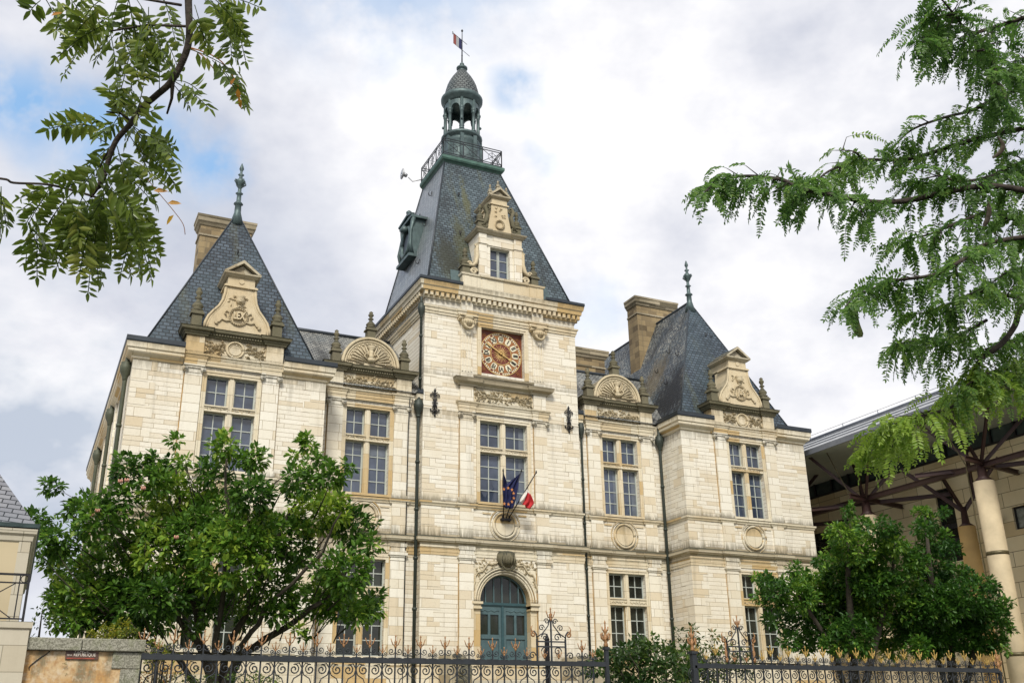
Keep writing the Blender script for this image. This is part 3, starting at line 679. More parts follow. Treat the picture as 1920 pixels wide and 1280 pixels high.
# frieze blocks, carved panels, cornices and gables of the four side bays --------
def leafpanel(c,y,w,h,roundel):
    mb=MB(); spray(mb,c,7.71,w,h,y,rs,.07,.33 if roundel else 0)
    if roundel: ring(mb,c,7.72,.3,.05,y-.02,24,6); ring(mb,c,7.72,.22,.02,y-.01,24,5)
    return mb
DC=[(0,8.06),(.05,8.06),(.07,8.12),(.10,8.14),(.11,8.2),(.2,8.24),(.22,8.33),(.25,8.36),(0,8.44)]
for c,y,pav in ((-PC,YP,1),(-WC,YW,0),(WC,YW,0),(PC,YP,1)):
    fb=MB(); fb.box(c-1.72,c+1.72,y-.02,y+.9,7.37,8.07)
    for s in (-1,1):
        xa,xb=sorted((c+s*1.12,c+s*1.76)); fb.box(xa,xb,y-.11,y+.5,7.37,8.065)
    fz=fb.build('frieze',mTrim,H); leafpanel(c,y-.02,2.0,.5,pav).build('relief_carving',mCarve,fz)
    mb=MB(); mb.mould([(c-1.78,y+.6),(c-1.78,y-.12),(c-1.08,y-.12),(c-1.08,y-.04),(c+1.08,y-.04),(c+1.08,y-.12),(c+1.78,y-.12),(c+1.78,y+.6)],DC)
    mb.box(c-1.75,c+1.75,y-.1,y+.6,8.2,8.43)
    x=c-1.75
    while x<c+1.72: mb.box(x,x+.05,y-.19,y-.1,8.13,8.19); x+=.1
    mb.build('cornice',mMossy,fz)
    if pav:
        # ogee gable
        half=[(1.16,8.44),(1.14,8.66),(1.05,8.92),(.88,9.16),(.7,9.38),(.58,9.65),(.53,9.95),(.52,10.2)]
        poly=[(c-a,z) for a,z in half]+[(c+a,z) for a,z in reversed(half)]
        g=MB(); g.prism(poly[::-1],y-.06,y+1.0)
        for s in (-1,1):
            for off,tr,pr in ((.03,.055,.1),(-.08,.03,.085)):
                g.tube([(c+s*(a+off),y-pr+.04,z) for a,z in half],tr,6)
        g.box(c-.62,c+.62,y-.14,y+.7,10.2,10.26); g.box(c-.58,c+.58,y-.1,y+.7,10.26,10.3); g.box(c-.5,c+.5,y-.07,y+1.3,10.3,10.62)
        g.tube([(c,y-.07,10.46),(c,y-.1,10.46)],.1,14,False)
        ga=g.build('gable',mCarve,H)
        g=MB(); g.mould([(c-.52,y+1.3),(c-.52,y-.08),(c+.52,y-.08),(c+.52,y+1.3)],[(0,10.6),(.05,10.62),(.1,10.66),(.16,10.7),(.17,10.76),(0,10.77)])
        g.prism([(c-.5,10.77),(c+.5,10.77),(c,11.12)],y-.06,y+1.3); 
        for s in (-1,1):
            a=Vector((c+s*.70,0,10.77)); b=Vector((c,0,11.3)); 
            q=[(a.x,a.z),(c+s*.56,10.77),(c,11.17),(c,11.3)]
            if s>0: q=q[::-1]
            g.prism(q,y-.25,y+1.3)
        g.build('pediment',mLedge,ga)
        r_=MB(); wreath(r_,c+0,9.03,.33,y-.07,rs)
        for s in (-1,1):
            r_.tube([(c+s*.27,y-.1,9.1),(c+s*.45,y-.1,9.22),(c+s*.52,y-.1,9.1),(c+s*.44,y-.1,9.0)],.03,5); r_.tube([(c+s*.25,y-.1,8.85),(c+s*.45,y-.1,8.8),(c+s*.6,y-.1,8.86),(c+s*.68,y-.1,8.74),(c+s*.85,y-.1,8.68)],.03,5)
            r_.lathe([(.01,-.06),(.07,0),(.01,.06)],(c+s*.78,y-.1,8.66),8)
            r_.tube([(c+s*.22,y-.1,9.3),(c-s*.06,y-.11,9.5),(c+s*.1,y-.1,9.72)],.035,5)
            for i in range(7): leaf_rel(r_,c+s*rs.uniform(.1,.34),9.5+rs.uniform(-.12,.42),rs.uniform(0,6.3),.15,.08,y-.06,.06)
        r_.lathe([(.02,-.18),(.12,-.14),(.17,0),(.15,.1),(.2,.16),(.05,.2)],(c,y-.1,9.68),10); r_.tube([(c,y-.28,9.62),(c,y-.2,9.6)],.06,8)
        r_.build('relief_carving',mCarve,ga)
        text_obj('LEX' if c<0 else 'JUS','carved_letters',mCarve,.40,.05,Vector((c,y-.13,9.03)),FR,ga,.012,.62)
        pts=(c-1.47,c+1.47); ph=1.62; pw=.36
        for x in pts: mb=MB(); pinnacle(mb,x,y+.1,8.42,ph,pw); mb.build('pinnacle',mMossy,H)
    else:
        # round shell pediment
        n=28; zc2=8.46; R2=1.2
        g=MB(); g.prism([(c+R2*math.cos(math.pi*i/n),zc2+R2*math.sin(math.pi*i/n)) for i in range(n+1)],y-.02,y+1.1)
        ga=g.build('gable',mCarve,H); g=MB()
        for rr,tr,pr in ((1.17,.075,.05),(1.05,.045,.03),(.97,.03,.02)): ring(g,c,zc2,rr,tr,y-pr,32,6,0,math.pi)
        g.build('arched_moulding',mCarve,ga)
        r_=MB(); k=15
        for i in range(k):
            a0=math.pi*(i+.04)/k; a1=math.pi*(i+.96)/k; am=(a0+a1)/2; P=lambda r,a,h:(c+r*math.cos(a),y-.02-h,zc2+.12+r*math.sin(a)*.93)
            r_.add([P(.16,am,.03),P(.8,a0,.0),P(.88,am,.015),P(.8,a1,.0),P(.5,am,.0)],[(0,1,4),(1,2,4),(2,3,4),(3,0,4)])
            r_.tube([P(.18,a0,.05),P(.55,a0,.06),P(.84,a0,.04)],[.018,.032,.04],5); r_.lathe([(.01,-.05),(.05,0),(.01,.05)],P(.86,am,.03),6)
        r_.lathe([(.05,0),(.16,.05),(.2,.15),(.1,.22),(.08,.4),(.1,.5),(.07,.56),(.18,.66),(.17,.72),(.05,.76)],(c,y-.06,zc2+.1),10)
        for s in (-1,1):
            r_.tube([(c+s*.12,y-.12,zc2+.18),(c+s*.3,y-.14,zc2+.36),(c+s*.22,y-.12,zc2+.5),(c+s*.12,y-.12,zc2+.42)],.035,6)
            for i in range(9): leaf_rel(r_,c+s*(.25+.08*i),zc2+.08,(0.3 if s>0 else math.pi-.3)+rs.uniform(-.5,.5),.2,.08,y-.05,.06)
        r_.build('relief_carving',mCarve,ga)
        mb=MB(); pinnacle(mb,c-.02,y+.1,9.62,1.28,.34); mb.build('pinnacle',mMossy,H)
        for x in (c-1.45,c+1.45): mb=MB(); pinnacle(mb,x,y+.05,8.42,1.42,.34); mb.build('pinnacle',mMossy,H)

# tower dormer -----------------------------------------------------
mb=MB(); mb.box(-1.97,1.97,-.2,.5,12.5,13.12); mb.mould([(-1.97,.4),(-1.97,-.2),(-1.1,-.2),(-1.1,-.24),(1.1,-.24),(1.1,-.2),(1.97,-.2),(1.97,.4)],[(0,13.1),(.05,13.12),(.07,13.2),(0,13.23)])
for x in (-1.9,-1.05,.85,1.65): mb.box(x,x+.25,-.215,-.19,12.52,13.08)
dm=mb.build('dormer',mTrim,H)
mb=MB(); ox=-.08
mb.wall(ox-1.07,ox+1.07,13.2,15.4,-.02,[(ox-.48,ox+.48,13.28,14.8)],.3)
mb.box(ox-1.07,ox-1.065,-.02,1.3,13.2,15.4); mb.box(ox+1.065,ox+1.07,-.02,1.3,13.2,15.4)
for s in (-1,1):
    xa,xb=sorted((ox+s*.68,ox+s*1.06)); mb.box(xa,xb,-.1,-.02,13.22,15.4); mb.box(xa-.03,xb+.03,-.14,-.02,14.86,14.98)
mb.box(ox-.68,ox+.68,-.06,-.02,14.86,14.95); mb.box(ox-1.05,ox+1.05,0.2,1.2,15.0,15.4)
mb.build('dormer_front',mQuoin,dm)
mb=MB(); mb.mould([(ox-1.07,1.3),(ox-1.07,-.1),(ox-.66,-.1),(ox-.66,-.04),(ox+.66,-.04),(ox+.66,-.1),(ox+1.07,-.1),(ox+1.07,1.3)],[(0,15.38),(.06,15.4),(.1,15.46),(.17,15.5),(.2,15.56),(0,15.62)]); mb.box(ox-1.06,ox+1.06,-.08,1.3,15.41,15.6); mb.build('dormer_cornice',mLedge,dm)
mb=MB(); mb.prism([(ox-.62,15.6),(ox+.62,15.6),(ox+.52,16.1),(ox+.42,16.6),(ox+.4,17.0),(ox-.4,17.0),(ox-.42,16.6),(ox-.52,16.1)],-.02,1.3)
mb.box(ox-.47,ox+.47,-.08,1.5,17.0,17.06); mb.box(ox-.38,ox+.38,-.03,1.6,17.06,17.34); mb.build('dormer_gable',mCarve,dm)
mb=MB(); mb.mould([(ox-.4,1.7),(ox-.4,-.04),(ox+.4,-.04),(ox+.4,1.7)],[(0,17.32),(.05,17.34),(.13,17.4),(.14,17.46),(0,17.47)]); mb.prism([(ox-.4,17.47),(ox+.4,17.47),(ox,17.76)],-.02,1.7)
for s in (-1,1):
    q=[(ox+s*.55,17.46),(ox+s*.43,17.46),(ox,17.8),(ox,17.92)]; mb.prism(q if s<0 else q[::-1],-.17,1.7)
mb.build('dormer_pediment',mLedge,dm)
mb=MB(); wreath(mb,ox,16.0,.2,-.03,rs); 
for i in range(16): leaf_rel(mb,ox+rs.uniform(-.25,.25),16.35+rs.uniform(0,.5),rs.uniform(0,6.3),.16,.08,-.02,.06)
mb.build('relief_carving',mCarve,dm)
for x,z,h,w in ((ox-1.65,13.2,1.38,.34),(ox+1.72,13.2,1.38,.34),(ox-.92,15.6,1.35,.28),(ox+.92,15.6,1.35,.28),(ox-.4,17.5,.6,.16),(ox,17.88,.5,.16),(ox+.42,17.5,.6,.16)):
    mb=MB(); pinnacle(mb,x,.12,z,h,w); mb.build('dormer_pinnacle',mMossy if h>.7 else mLedge,dm)
for s in (-1,1):
    mb=MB()
    for yy in (-.06,.02,.1): mb.tube([(ox+s*1.1,yy,14.85),(ox+s*1.14,yy,14.6),(ox+s*1.12,yy,14.2),(ox+s*1.2,yy,13.85),(ox+s*1.34,yy,13.7),(ox+s*1.5,yy,13.72)],[.05,.07,.09,.1,.09,.05],7)
    spiral(mb,(ox+s*1.28,13.44),.17,1.4,-s,1,.07,-.02); spiral(mb,(ox+s*1.47,13.8),.1,1.1,s,1,.05,-.02); spiral(mb,(ox+s*1.14,14.78),.09,1.1,s,-1,.045,-.02)
    mb.build('scroll_bracket',mCarve,dm)
    mb=MB()
    for yy in (-.02,.08): mb.tube([(ox+s*.46,yy,16.9),(ox+s*.6,yy,16.98),(ox+s*.7,yy,16.8),(ox+s*.6,yy,16.5),(ox+s*.66,yy,16.1),(ox+s*.8,yy,15.85)],[.04,.07,.09,.08,.1,.06],7)
    spiral(mb,(ox+s*.58,16.8),.15,1.5,s,1,.05,.0); spiral(mb,(ox+s*.72,15.84),.15,1.3,s,1,.06,.0); mb.build('scroll_bracket',mMossy,dm)
mb=MB(); fw=.03; z0,z1=13.28,14.8; yy=.2
for xa,xb in ((ox-.48,ox-.01),(ox+.01,ox+.48)):
    mb.box(xa,xa+.05,yy,yy+.06,z0,z1); mb.box(xb-.05,xb,yy,yy+.06,z0,z1); mb.box(xa+.05,xb-.05,yy,yy+.06,z0,z0+.05); mb.box(xa+.05,xb-.05,yy,yy+.06,z1-.05,z1)
    for k in (1,2): z=z0+(z1-z0)*k/3; mb.box(xa+.05,xb-.05,yy+.01,yy+.05,z-.015,z+.015)
w=mb.build('window',mFrame,H); mb=MB(); mb.add([(ox-.46,yy+.04,z0+.02),(ox+.46,yy+.045,z0+.02),(ox+.46,yy+.04,z1-.02),(ox-.46,yy+.035,z1-.02)],[(0,1,2,3)]); mb.build('pane',mGlass,w)

# roofs --------------------------------------------------------------
PX,PY0,PY1,PZ=1.5,3.3,6.3,20.9
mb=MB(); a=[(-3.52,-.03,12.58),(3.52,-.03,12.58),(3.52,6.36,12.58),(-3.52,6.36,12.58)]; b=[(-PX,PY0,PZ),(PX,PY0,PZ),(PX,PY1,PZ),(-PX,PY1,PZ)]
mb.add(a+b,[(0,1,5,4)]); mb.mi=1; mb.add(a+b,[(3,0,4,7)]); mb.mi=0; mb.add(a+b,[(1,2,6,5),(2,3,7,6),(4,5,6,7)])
mSlateS=slate('sky_paled_side_slate',(.20,.22,.235),(.33,.35,.36),.22,.15,streak=.2,black=.15,rough=.32,spec=.8)  # base colour paled: sky sheen on the left slope painted into the slate
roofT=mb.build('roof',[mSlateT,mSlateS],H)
mb=MB()
for i,j in ((0,4),(1,5),(3,7)): mb.tube([a[i],b[j-4]],.045,6)
mb.mould([(-PX,PY1),(-PX,PY0),(PX,PY0),(PX,PY1),(-PX,PY1)],[(-.05,PZ-.32),(.0,PZ-.32),(.05,PZ-.1),(-.05,PZ-.1)])
mb.build('lead_hips',mLead,roofT)
def pavroof(c,ay,az,mats):
    hw=3.2; y0=-1.04; y1=18.4
    mb=MB(); V=[(c-hw,y0,7.56),(c+hw,y0,7.56),(c+hw,y1,7.56),(c-hw,y1,7.56),(c,ay,az),(c,y1-2.4,az-.15)]
    mb.add(V,[(0,1,4)]); mb.mi=1; mb.add(V,[(3,0,4,5)]); mb.mi=0; mb.add(V,[(1,2,5,4),(2,3,5)])
    r=mb.build('roof',mats,H); mb=MB()
    mb.tube([V[0],V[4]],.035,6); mb.tube([V[1],V[4]],.035,6); mb.tube([V[4],V[5]],.07,6); mb.build('lead_hips',mLead,r)
    mb=MB(); mb.lathe([(.30,-.62),(.14,0),(.13,.35),(.2,.4),(.16,.46),(.1,.5),(.09,.85),(.16,.9),(.08,.96),(.07,1.15),(.14,1.25),(.2,1.42),(.21,1.5),(.1,1.6),(.06,1.72),(.13,1.8),(.05,1.86),(.05,1.98),(.1,2.08),(.07,2.2),(.02,2.35)],(c,ay+.0,az),10)
    for k in range(4):
        q=k*math.pi/2+.4; mb.tube([(c+.1*math.cos(q),ay+.1*math.sin(q),az+1.25),(c+.27*math.cos(q),ay+.27*math.sin(q),az+1.42),(c+.22*math.cos(q),ay+.22*math.sin(q),az+1.52)],.03,5)
    mb.build('finial',mCopper,H)
    return r
pavroof(-PC,1.25,14.75,[mSlate,mSlate]); rr=pavroof(PC,1.85,14.95,[mSlate,mSlateM])
for s in (-1,1):
    mb=MB(); x0,x1=sorted((s*3.58,s*10.6)); 
    mb.add([(x0,.1,7.5),(x1,.1,7.5),(x1,4.4,11.25),(x0,4.4,11.25),(x1,9,7.5),(x0,9,7.5)],[(0,1,2,3),(3,2,4,5)])
    w=mb.build('roof',mSlateW,H); mb=MB(); mb.tube([(x0,4.4,11.27),(x1,4.4,11.27)],.1,6); mb.build('lead_ridge',mLead,w)
    # slate saddle behind the shell gable
    mb=MB(); c=s*WC; n=12; V=[];Fc=[]
    for i in range(n+1):
        q=math.pi*i/n; V+=[(c+1.12*math.cos(q),YW+.9,8.4+1.12*math.sin(q)),(c+1.12*math.cos(q),YW+3.2,8.4+1.12*math.sin(q))]
    for i in range(n): Fc.append((2*i,2*i+2,2*i+3,2*i+1))
    mb.add(V,Fc,True); mb.build('gable_saddle',mLead,w)
def chimney(x0,x1,y0,y1,z0,z1):
    mb=MB(); mb.box(x0,x1,y0,y1,z0,z1-.45); ch=mb.build('chimney',mChim,H); mb=MB()
    mb.mould([(x0,y1),(x0,y0),(x1,y0),(x1,y1),(x0,y1)],[(-.02,z1-1.0),(.05,z1-.98),(.05,z1-.9),(-.02,z1-.86)])
    mb.mould([(x0,y1),(x0,y0),(x1,y0),(x1,y1),(x0,y1)],[(-.02,z1-.5),(.05,z1-.46),(.1,z1-.36),(.16,z1-.3),(.17,z1-.14),(.2,z1-.1),(.2,z1),(-.02,z1)]); mb.add([(x0,y0,z1-.005),(x1,y0,z1-.005),(x1,y1,z1-.005),(x0,y1,z1-.005)],[(0,1,2,3)])
    mb.build('chimney_cap',mSoot,ch)
chimney(-PC-.98,-PC+1.25,4.9,5.9,9,16.25); chimney(PC-1.2,PC+1.2,4.95,5.9,9,16.3); chimney(6.2,8.75,6.0,6.8,8,13.25)
# small slate hooks on the slopes
def hook(p,nrm):
    mb=MB(); p=Vector(p); n_=Vector(nrm).normalized(); mb.tube([p+Vector((0,0,.16)),p+n_*.03,p-Vector((0,0,.1))+n_*.06,p-Vector((0,0,.12))+n_*.16,p+n_*.19],.022,5); mb.build('roof_hook',mIronB,H)
for f,g in ((.25,.3),(.55,.33),(.8,.35),(.45,.62),(.72,.7)):   # tower side
    x=-3.52+(3.52-PX)*f; z=12.58+(PZ-12.58)*f; y=-.03+(PY0)*f+(6.3-3.2*f)*g; hook((x,y,z),(-1,0,.25))
for f,u in ((.4,-.55),(.72,-.55),(.6,-.1)):
    hook((3.52*u*(1-f*.57),-.03+3.33*f,12.58+8.32*f),(0,-1,.37))
for f,g in ((.35,.12),(.5,.2),(.55,.05),(.3,.4),(.62,.12)):
    hook((PC-3.2+3.2*f,-1.04+2.89*f+g*12,7.56+7.39*f),(-1,0,.4))
for c,u in ((-PC,.05),(PC,.1),(PC,-.2)): hook((c+u,.55,12.6),(0,-1,.35))
# platform, railing, lantern ------------------------------------------
pf=MB(); pf.mould([(-PX,PY1),(-PX,PY0),(PX,PY0),(PX,PY1),(-PX,PY1)],[(-.1,PZ-.12),(.02,PZ-.1),(.1,PZ),(.16,PZ+.04),(.2,PZ+.12),(.2,PZ+.24),(.14,PZ+.3),(-.1,PZ+.3)]); pf.add([(-PX,PY0,PZ+.295),(PX,PY0,PZ+.295),(PX,PY1,PZ+.295),(-PX,PY1,PZ+.295)],[(0,1,2,3)]); pf.build('platform',mCopperG,H)
rz0=PZ+.36; rz1=PZ+1.28; e=PX+.08
def railside(p,q):
    mb=MB(); p=Vector(p);q=Vector(q); d=q-p; 
    for z in (rz0,rz0+.1,rz1-.12,rz1): mb.bar(p+Vector((0,0,z)),q+Vector((0,0,z)),.035)
    n=3
    for i in range(n+1):
        b=p+d*i/n; mb.bar(b+Vector((0,0,rz0-.08)),b+Vector((0,0,rz1)),.04)
    for i in range(n):
        a=p+d*(i/n); b=p+d*((i+1)/n); m=(a+b)/2; za,zb=rz0+.1,rz1-.12
        mb.bar(a+Vector((0,0,za)),b+Vector((0,0,zb)),.022); mb.bar(a+Vector((0,0,zb)),b+Vector((0,0,za)),.022); mb.bar(m+Vector((0,0,za)),m+Vector((0,0,zb)),.022)
        u=d.normalized(); zc_=(za+zb)/2
        mb.tube([m+u*.22*math.cos(t_*math.pi/8)+Vector((0,0,zc_+.22*math.sin(t_*math.pi/8))) for t_ in range(17)],.012,4)
    mb.build('railing',mIron,H)
for p,q in (((-e,PY0-.08,0),(e,PY0-.08,0)),((-e,PY1+.08,0),(-e,PY0-.08,0)),((e,PY0-.08,0),(e,PY1+.08,0)),((e,PY1+.08,0),(-e,PY1+.08,0))): railside(p,q)
LX,LY=0.,4.72
mb=MB(); mb.lathe([(1.02,21.15),(1.02,21.5),(.95,21.55),(.95,23.3),(1.0,23.4),(.95,23.6),(.9,23.62),(.9,23.7),(1.06,23.78),(1.08,23.9),(.98,23.98)],(LX,LY,0),24)
for i in range(8):
    q=math.pi/8+i*math.pi/4; x,y=LX+.93*math.cos(q),LY+.93*math.sin(q); mb.box(x-.1,x+.1,y-.1,y+.1,21.2,23.7)
lan=mb.build('lantern',mCopper,H)
for i in range(8):
    q=math.pi/8+math.pi/4*i; x,y=LX+.86*math.cos(q),LY+.86*math.sin(q)
    mb=MB(); mb.lathe([(.14,23.98),(.14,24.1),(.095,24.15),(.085,25.15),(.12,25.2),(.1,25.24),(.14,25.32),(.15,25.4),(.1,25.42),(.1,25.95)],(x,y,0),8)
    ox_,oy_=LX+.98*math.cos(q),LY+.98*math.sin(q); mb.lathe([(.03,24.55),(.07,24.62),(.03,24.7)],(ox_,oy_,0),6)
    mb.build('column',mCopper,lan)
mb=MB(); nn=16                      # arches between the columns: a drum pierced by round heads
for i in range(8):
    q0=math.pi/8+math.pi/4*i; 
    for k in range(nn):
        f0,f1=k/nn,(k+1)/nn; z=[]
        for f in (f0,f1):
            u=(f-.5)*2; w_=.74; zz=25.3+(.34*math.sqrt(max(0,1-(u/w_)**2)) if abs(u)<w_ else -.15); z.append(zz)
        for r0 in (.78,.9):
            P=[(LX+r0*math.cos(q0+math.pi/4*f),LY+r0*math.sin(q0+math.pi/4*f)) for f in (f0,f1)]
            V=[(*P[0],z[0]),(*P[1],z[1]),(*P[1],25.98),(*P[0],25.98)]; mb.add(V,[(0,1,2,3)] if r0>.8 else [(3,2,1,0)])
        P=[[(LX+r0*math.cos(q0+math.pi/4*f),LY+r0*math.sin(q0+math.pi/4*f)) for f in (f0,f1)] for r0 in (.78,.9)]
        mb.add([(*P[0][0],z[0]),(*P[0][1],z[1]),(*P[1][1],z[1]),(*P[1][0],z[0])],[(3,2,1,0)])
mb.build('arcade',mCopper,lan)
mb=MB(); mb.lathe([(.2,25.9),(.92,25.9),(.95,25.98),(1.0,26.02),(1.05,26.1),(1.1,26.14),(1.11,26.26),(1.05,26.32),(.95,26.34)],(LX,LY,0),32); mb.build('lantern_cornice',mCopper,lan)
dome=[(.93,26.3),(.92,26.45),(.88,26.7),(.8,26.98),(.68,27.25),(.53,27.5),(.38,27.7),(.27,27.85),(.24,27.9)]
mb=MB(); mb.lathe(dome,(LX,LY,0),32); dm_=mb.build('dome',mScale,lan)
uvd=dm_.data.uv_layers[0].data
for p in dm_.data.polygons:
    for li in p.loop_indices:
        v=dm_.data.vertices[dm_.data.loops[li].vertex_index].co; an=math.atan2(v.y-LY,v.x-LX)
        if p.center.x<LX and abs(p.center.y-LY)<.2 and an<0: an+=2*math.pi
        uvd[li].uv=(an*.62,v.z)
mb=MB(); mb.lathe([(.26,27.86),(.2,27.95),(.22,28.0),(.3,28.06),(.3,28.14),(.2,28.2),(.12,28.24),(.1,28.32),(.13,28.38),(.1,28.46),(.04,28.52)],(LX,LY,0),14); mb.build('lantern_finial',mCopper,lan)
mb=MB(); mb.tube([(LX,LY,28.45),(LX,LY,31.1)],[.04,.02],6); mb.lathe([(.01,-.1),(.06,-.02),(.06,.04),(.01,.14)],(LX,LY,31.1),8); mb.lathe([(.02,-.04),(.05,0),(.02,.04)],(LX,LY,29.1),8)
mb.bar((LX-.55,LY,30.75),(LX+.3,LY,30.1),.02); mb.bar((LX,LY,29.55),(LX+.45,LY,29.2),.02); mb.tube([(LX-.55,LY,30.62),(LX-.55,LY,30.85)],.02,5)
va=mb.build('weather_vane',mIron,H)
for k,m in enumerate((plain('weathered_red_vane',(.22,.05,.04),.6,.2),plain('weathered_white_vane',(.3,.31,.32),.6,.2),mFlagB)):
    x1,x0=LX-.03-.16*(2-k)+0*k,LX-.03-.16*(3-k); f=lambda x:30.3-(x-LX)*.75
    mb=MB(); mb.prism([(x0,f(x0)-.78),(x1,f(x1)-.78),(x1,f(x1)),(x0,f(x0))],LY-.01,LY+.01); mb.build('vane_flag_band',m,va)
for o_ in [lan,va]+list(lan.children)+list(va.children):      # lantern storeys set to their measured heights
    n_=len(o_.data.vertices); c_=np.empty(n_*3,np.float32); o_.data.vertices.foreach_get('co',c_); c_=c_.reshape(-1,3)
    c_[:,2]=np.interp(c_[:,2],[21.15,23.78,23.98,25.98,26.34,27.9,28.52,31.24],[21.15,23.2,23.4,25.4,25.85,27.62,28.2,30.4]); o_.data.vertices.foreach_set('co',c_.ravel()); o_.data.update()
# satellite dish on the platform corner
mb=MB(); p0=Vector((-e-.02,PY1+.05,rz0+.2)); mb.tube([p0,p0+Vector((-.35,.35,.0)),p0+Vector((-.55,.45,.25))],.03,6); c0=p0+Vector((-.6,.5,.35))
mb.tube([c0+Vector((-.02,0,0)),c0+Vector((-.2,-.02,.05))],[.1,.12],10); mb.tube([c0+Vector((-.26,-.02,.05)),c0+Vector((-.29,-.02,.05))],[.28,.3],16); mb.build('antenna_dish',mZinc,H)
# bronze oculus on the left slope of the tower ----------------------------
mb=MB(); oy=4.25; hw=.88
def OX(z): return -3.52+(z-12.58)*(3.52-PX)/(PZ-12.58)
mb.prism([(OX(15.6)-.30,15.55),(OX(15.6)+.1,15.55),(OX(17.5)+.1,17.5),(OX(17.5)-.62,17.5)],oy-hw*.8,oy+hw*.8)
mb.box(OX(15.5)-.42,OX(15.5)+.1,oy-hw,oy+hw,15.42,15.56); mb.box(OX(17.5)-.8,OX(17.5)+.1,oy-hw,oy+hw,17.5,17.62)
n=26
def oc_(k,r,dx): 
    q=2*math.pi*k/n; z=16.5+r*1.3*math.sin(q); return (OX(15.6)-.30+(OX(17.5)-.62-OX(15.6)+.30)*(z-15.55)/1.95-dx,oy+r*math.cos(q),z)
mb.tube([oc_(i,.58,.03) for i in range(n+1)],.11,8)
for s in (-1,1):
    mb.bar((OX(17.6)-.78,oy+s*hw,17.65),(OX(18)-.75,oy,18.0),.22,.1); mb.tube([oc_(0,0,.0)[:1]+(oy+s*.72,15.6),(OX(16)-.45,oy+s*.8,16.1),(OX(17)-.6,oy+s*.62,16.9),(OX(17.5)-.66,oy+s*.8,17.5)],[.12,.08,.08,.12],6)
mb.prismx([(oy-hw,17.62),(oy+hw,17.62),(oy,17.95)],OX(17.6)-.7,OX(18)+.1); mb.lathe([(.05,-.1),(.07,.0),(.14,.1),(.14,.18),(.05,.26)],(OX(18)-.75,oy,18.0),10); mb.lathe([(.04,-.25),(.2,-.15),(.22,0),(.1,.15)],(OX(17)-.72,oy,17.2),8)
oc=mb.build('oculus_dormer',mCopper,H)
mb=MB(); mb.add([oc_(i,.56,.012) for i in range(n)],[tuple(range(n))]); mb.build('oculus_louvre',mLead,oc)
# lead flashings beside the dormers
for s in (-1,1): mb=MB(); mb.add([(s*1.99,-.1,12.66),(s*2.45,-.06,12.66),(s*2.35,.3,13.5),(s*1.99,.3,13.5)],[(0,1,2,3) if s>0 else (3,2,1,0)]); mb.build('flashing',mCopper,roofT)
# downpipes ------------------------------------------------------------
def pipe(pts,r,hop,mat):
    mb=MB(); mb.tube(pts,r,8)
    for x,y,z in hop: mb.lathe([(r,-.5),(r*1.2,-.45),(r*1.4,-.36),(r*2.4,-.22),(r*2.9,-.08),(r*2.9,.04),(r*2.4,.08),(r*2.6,.16),(r*1.6,.2)],(x,y,z),10)
    z=pts[-1][2]+.5
    while z<pts[0][2]-.6: 
        f=[p for p in pts if p[2]<=z][0]; mb.lathe([(r*1.35,-.05),(r*1.35,.05)],(pts[1][0],pts[1][1],z),8); z+=1.9
    mb.build('downpipe',mat,H)
pipe([(-A-.22,-.12,11.75),(-A-.17,-.02,11.5),(-A-.17,-.02,7.6)],.055,[(-A-.17,-.02,11.3)],mPipe)
pipe([(-A-.2,.02,7.3),(-A-.2,.02,6.7),(-A-.2,.02,GZ)],.07,[(-A-.2,.02,7.0)],mPipe)
pipe([(A+.2,.12,7.4),(A+.2,.12,6.9),(A+.2,.12,GZ)],.05,[(A+.2,.1,6.9)],mPipe)
pipe([(XP1-.22,.06,7.3),(XP1-.22,.06,6.8),(XP1-.22,.06,GZ)],.07,[(XP1-.22,.06,6.75)],mPipe)
pipe([(-XP1+.2,.06,7.3),(-XP1+.2,.06,6.8),(-XP1+.2,.06,GZ)],.06,[(-XP1+.2,.06,6.75)],mPipe)
for y in (-.75,5.2,12.): pipe([(-XP2-.16,y,7.4),(-XP2-.16,y,6.9),(-XP2-.16,y,GZ)],.075,[(-XP2-.17,y,6.75)],mPipeG)
mb=MB(); mb.tube([(-A-.55,YW-.2,7.4),(-A-.57,YW-.12,6.0),(-A-.57,YW-.12,GZ)],.022,5); mb.build('cable_conduit',mIronB,H)
# pilaster strips on the side wall
mb=MB()
for y in (1.5,4.2,6.6,9.4,12.2,15.):
    mb.box(-XP2-.07,-XP2,y,y+.6,3.1,6.9); mb.box(-XP2-.07,-XP2,y,y+.6,GZ,1.36)
mb.build('side_pilasters',mQuoin,H)
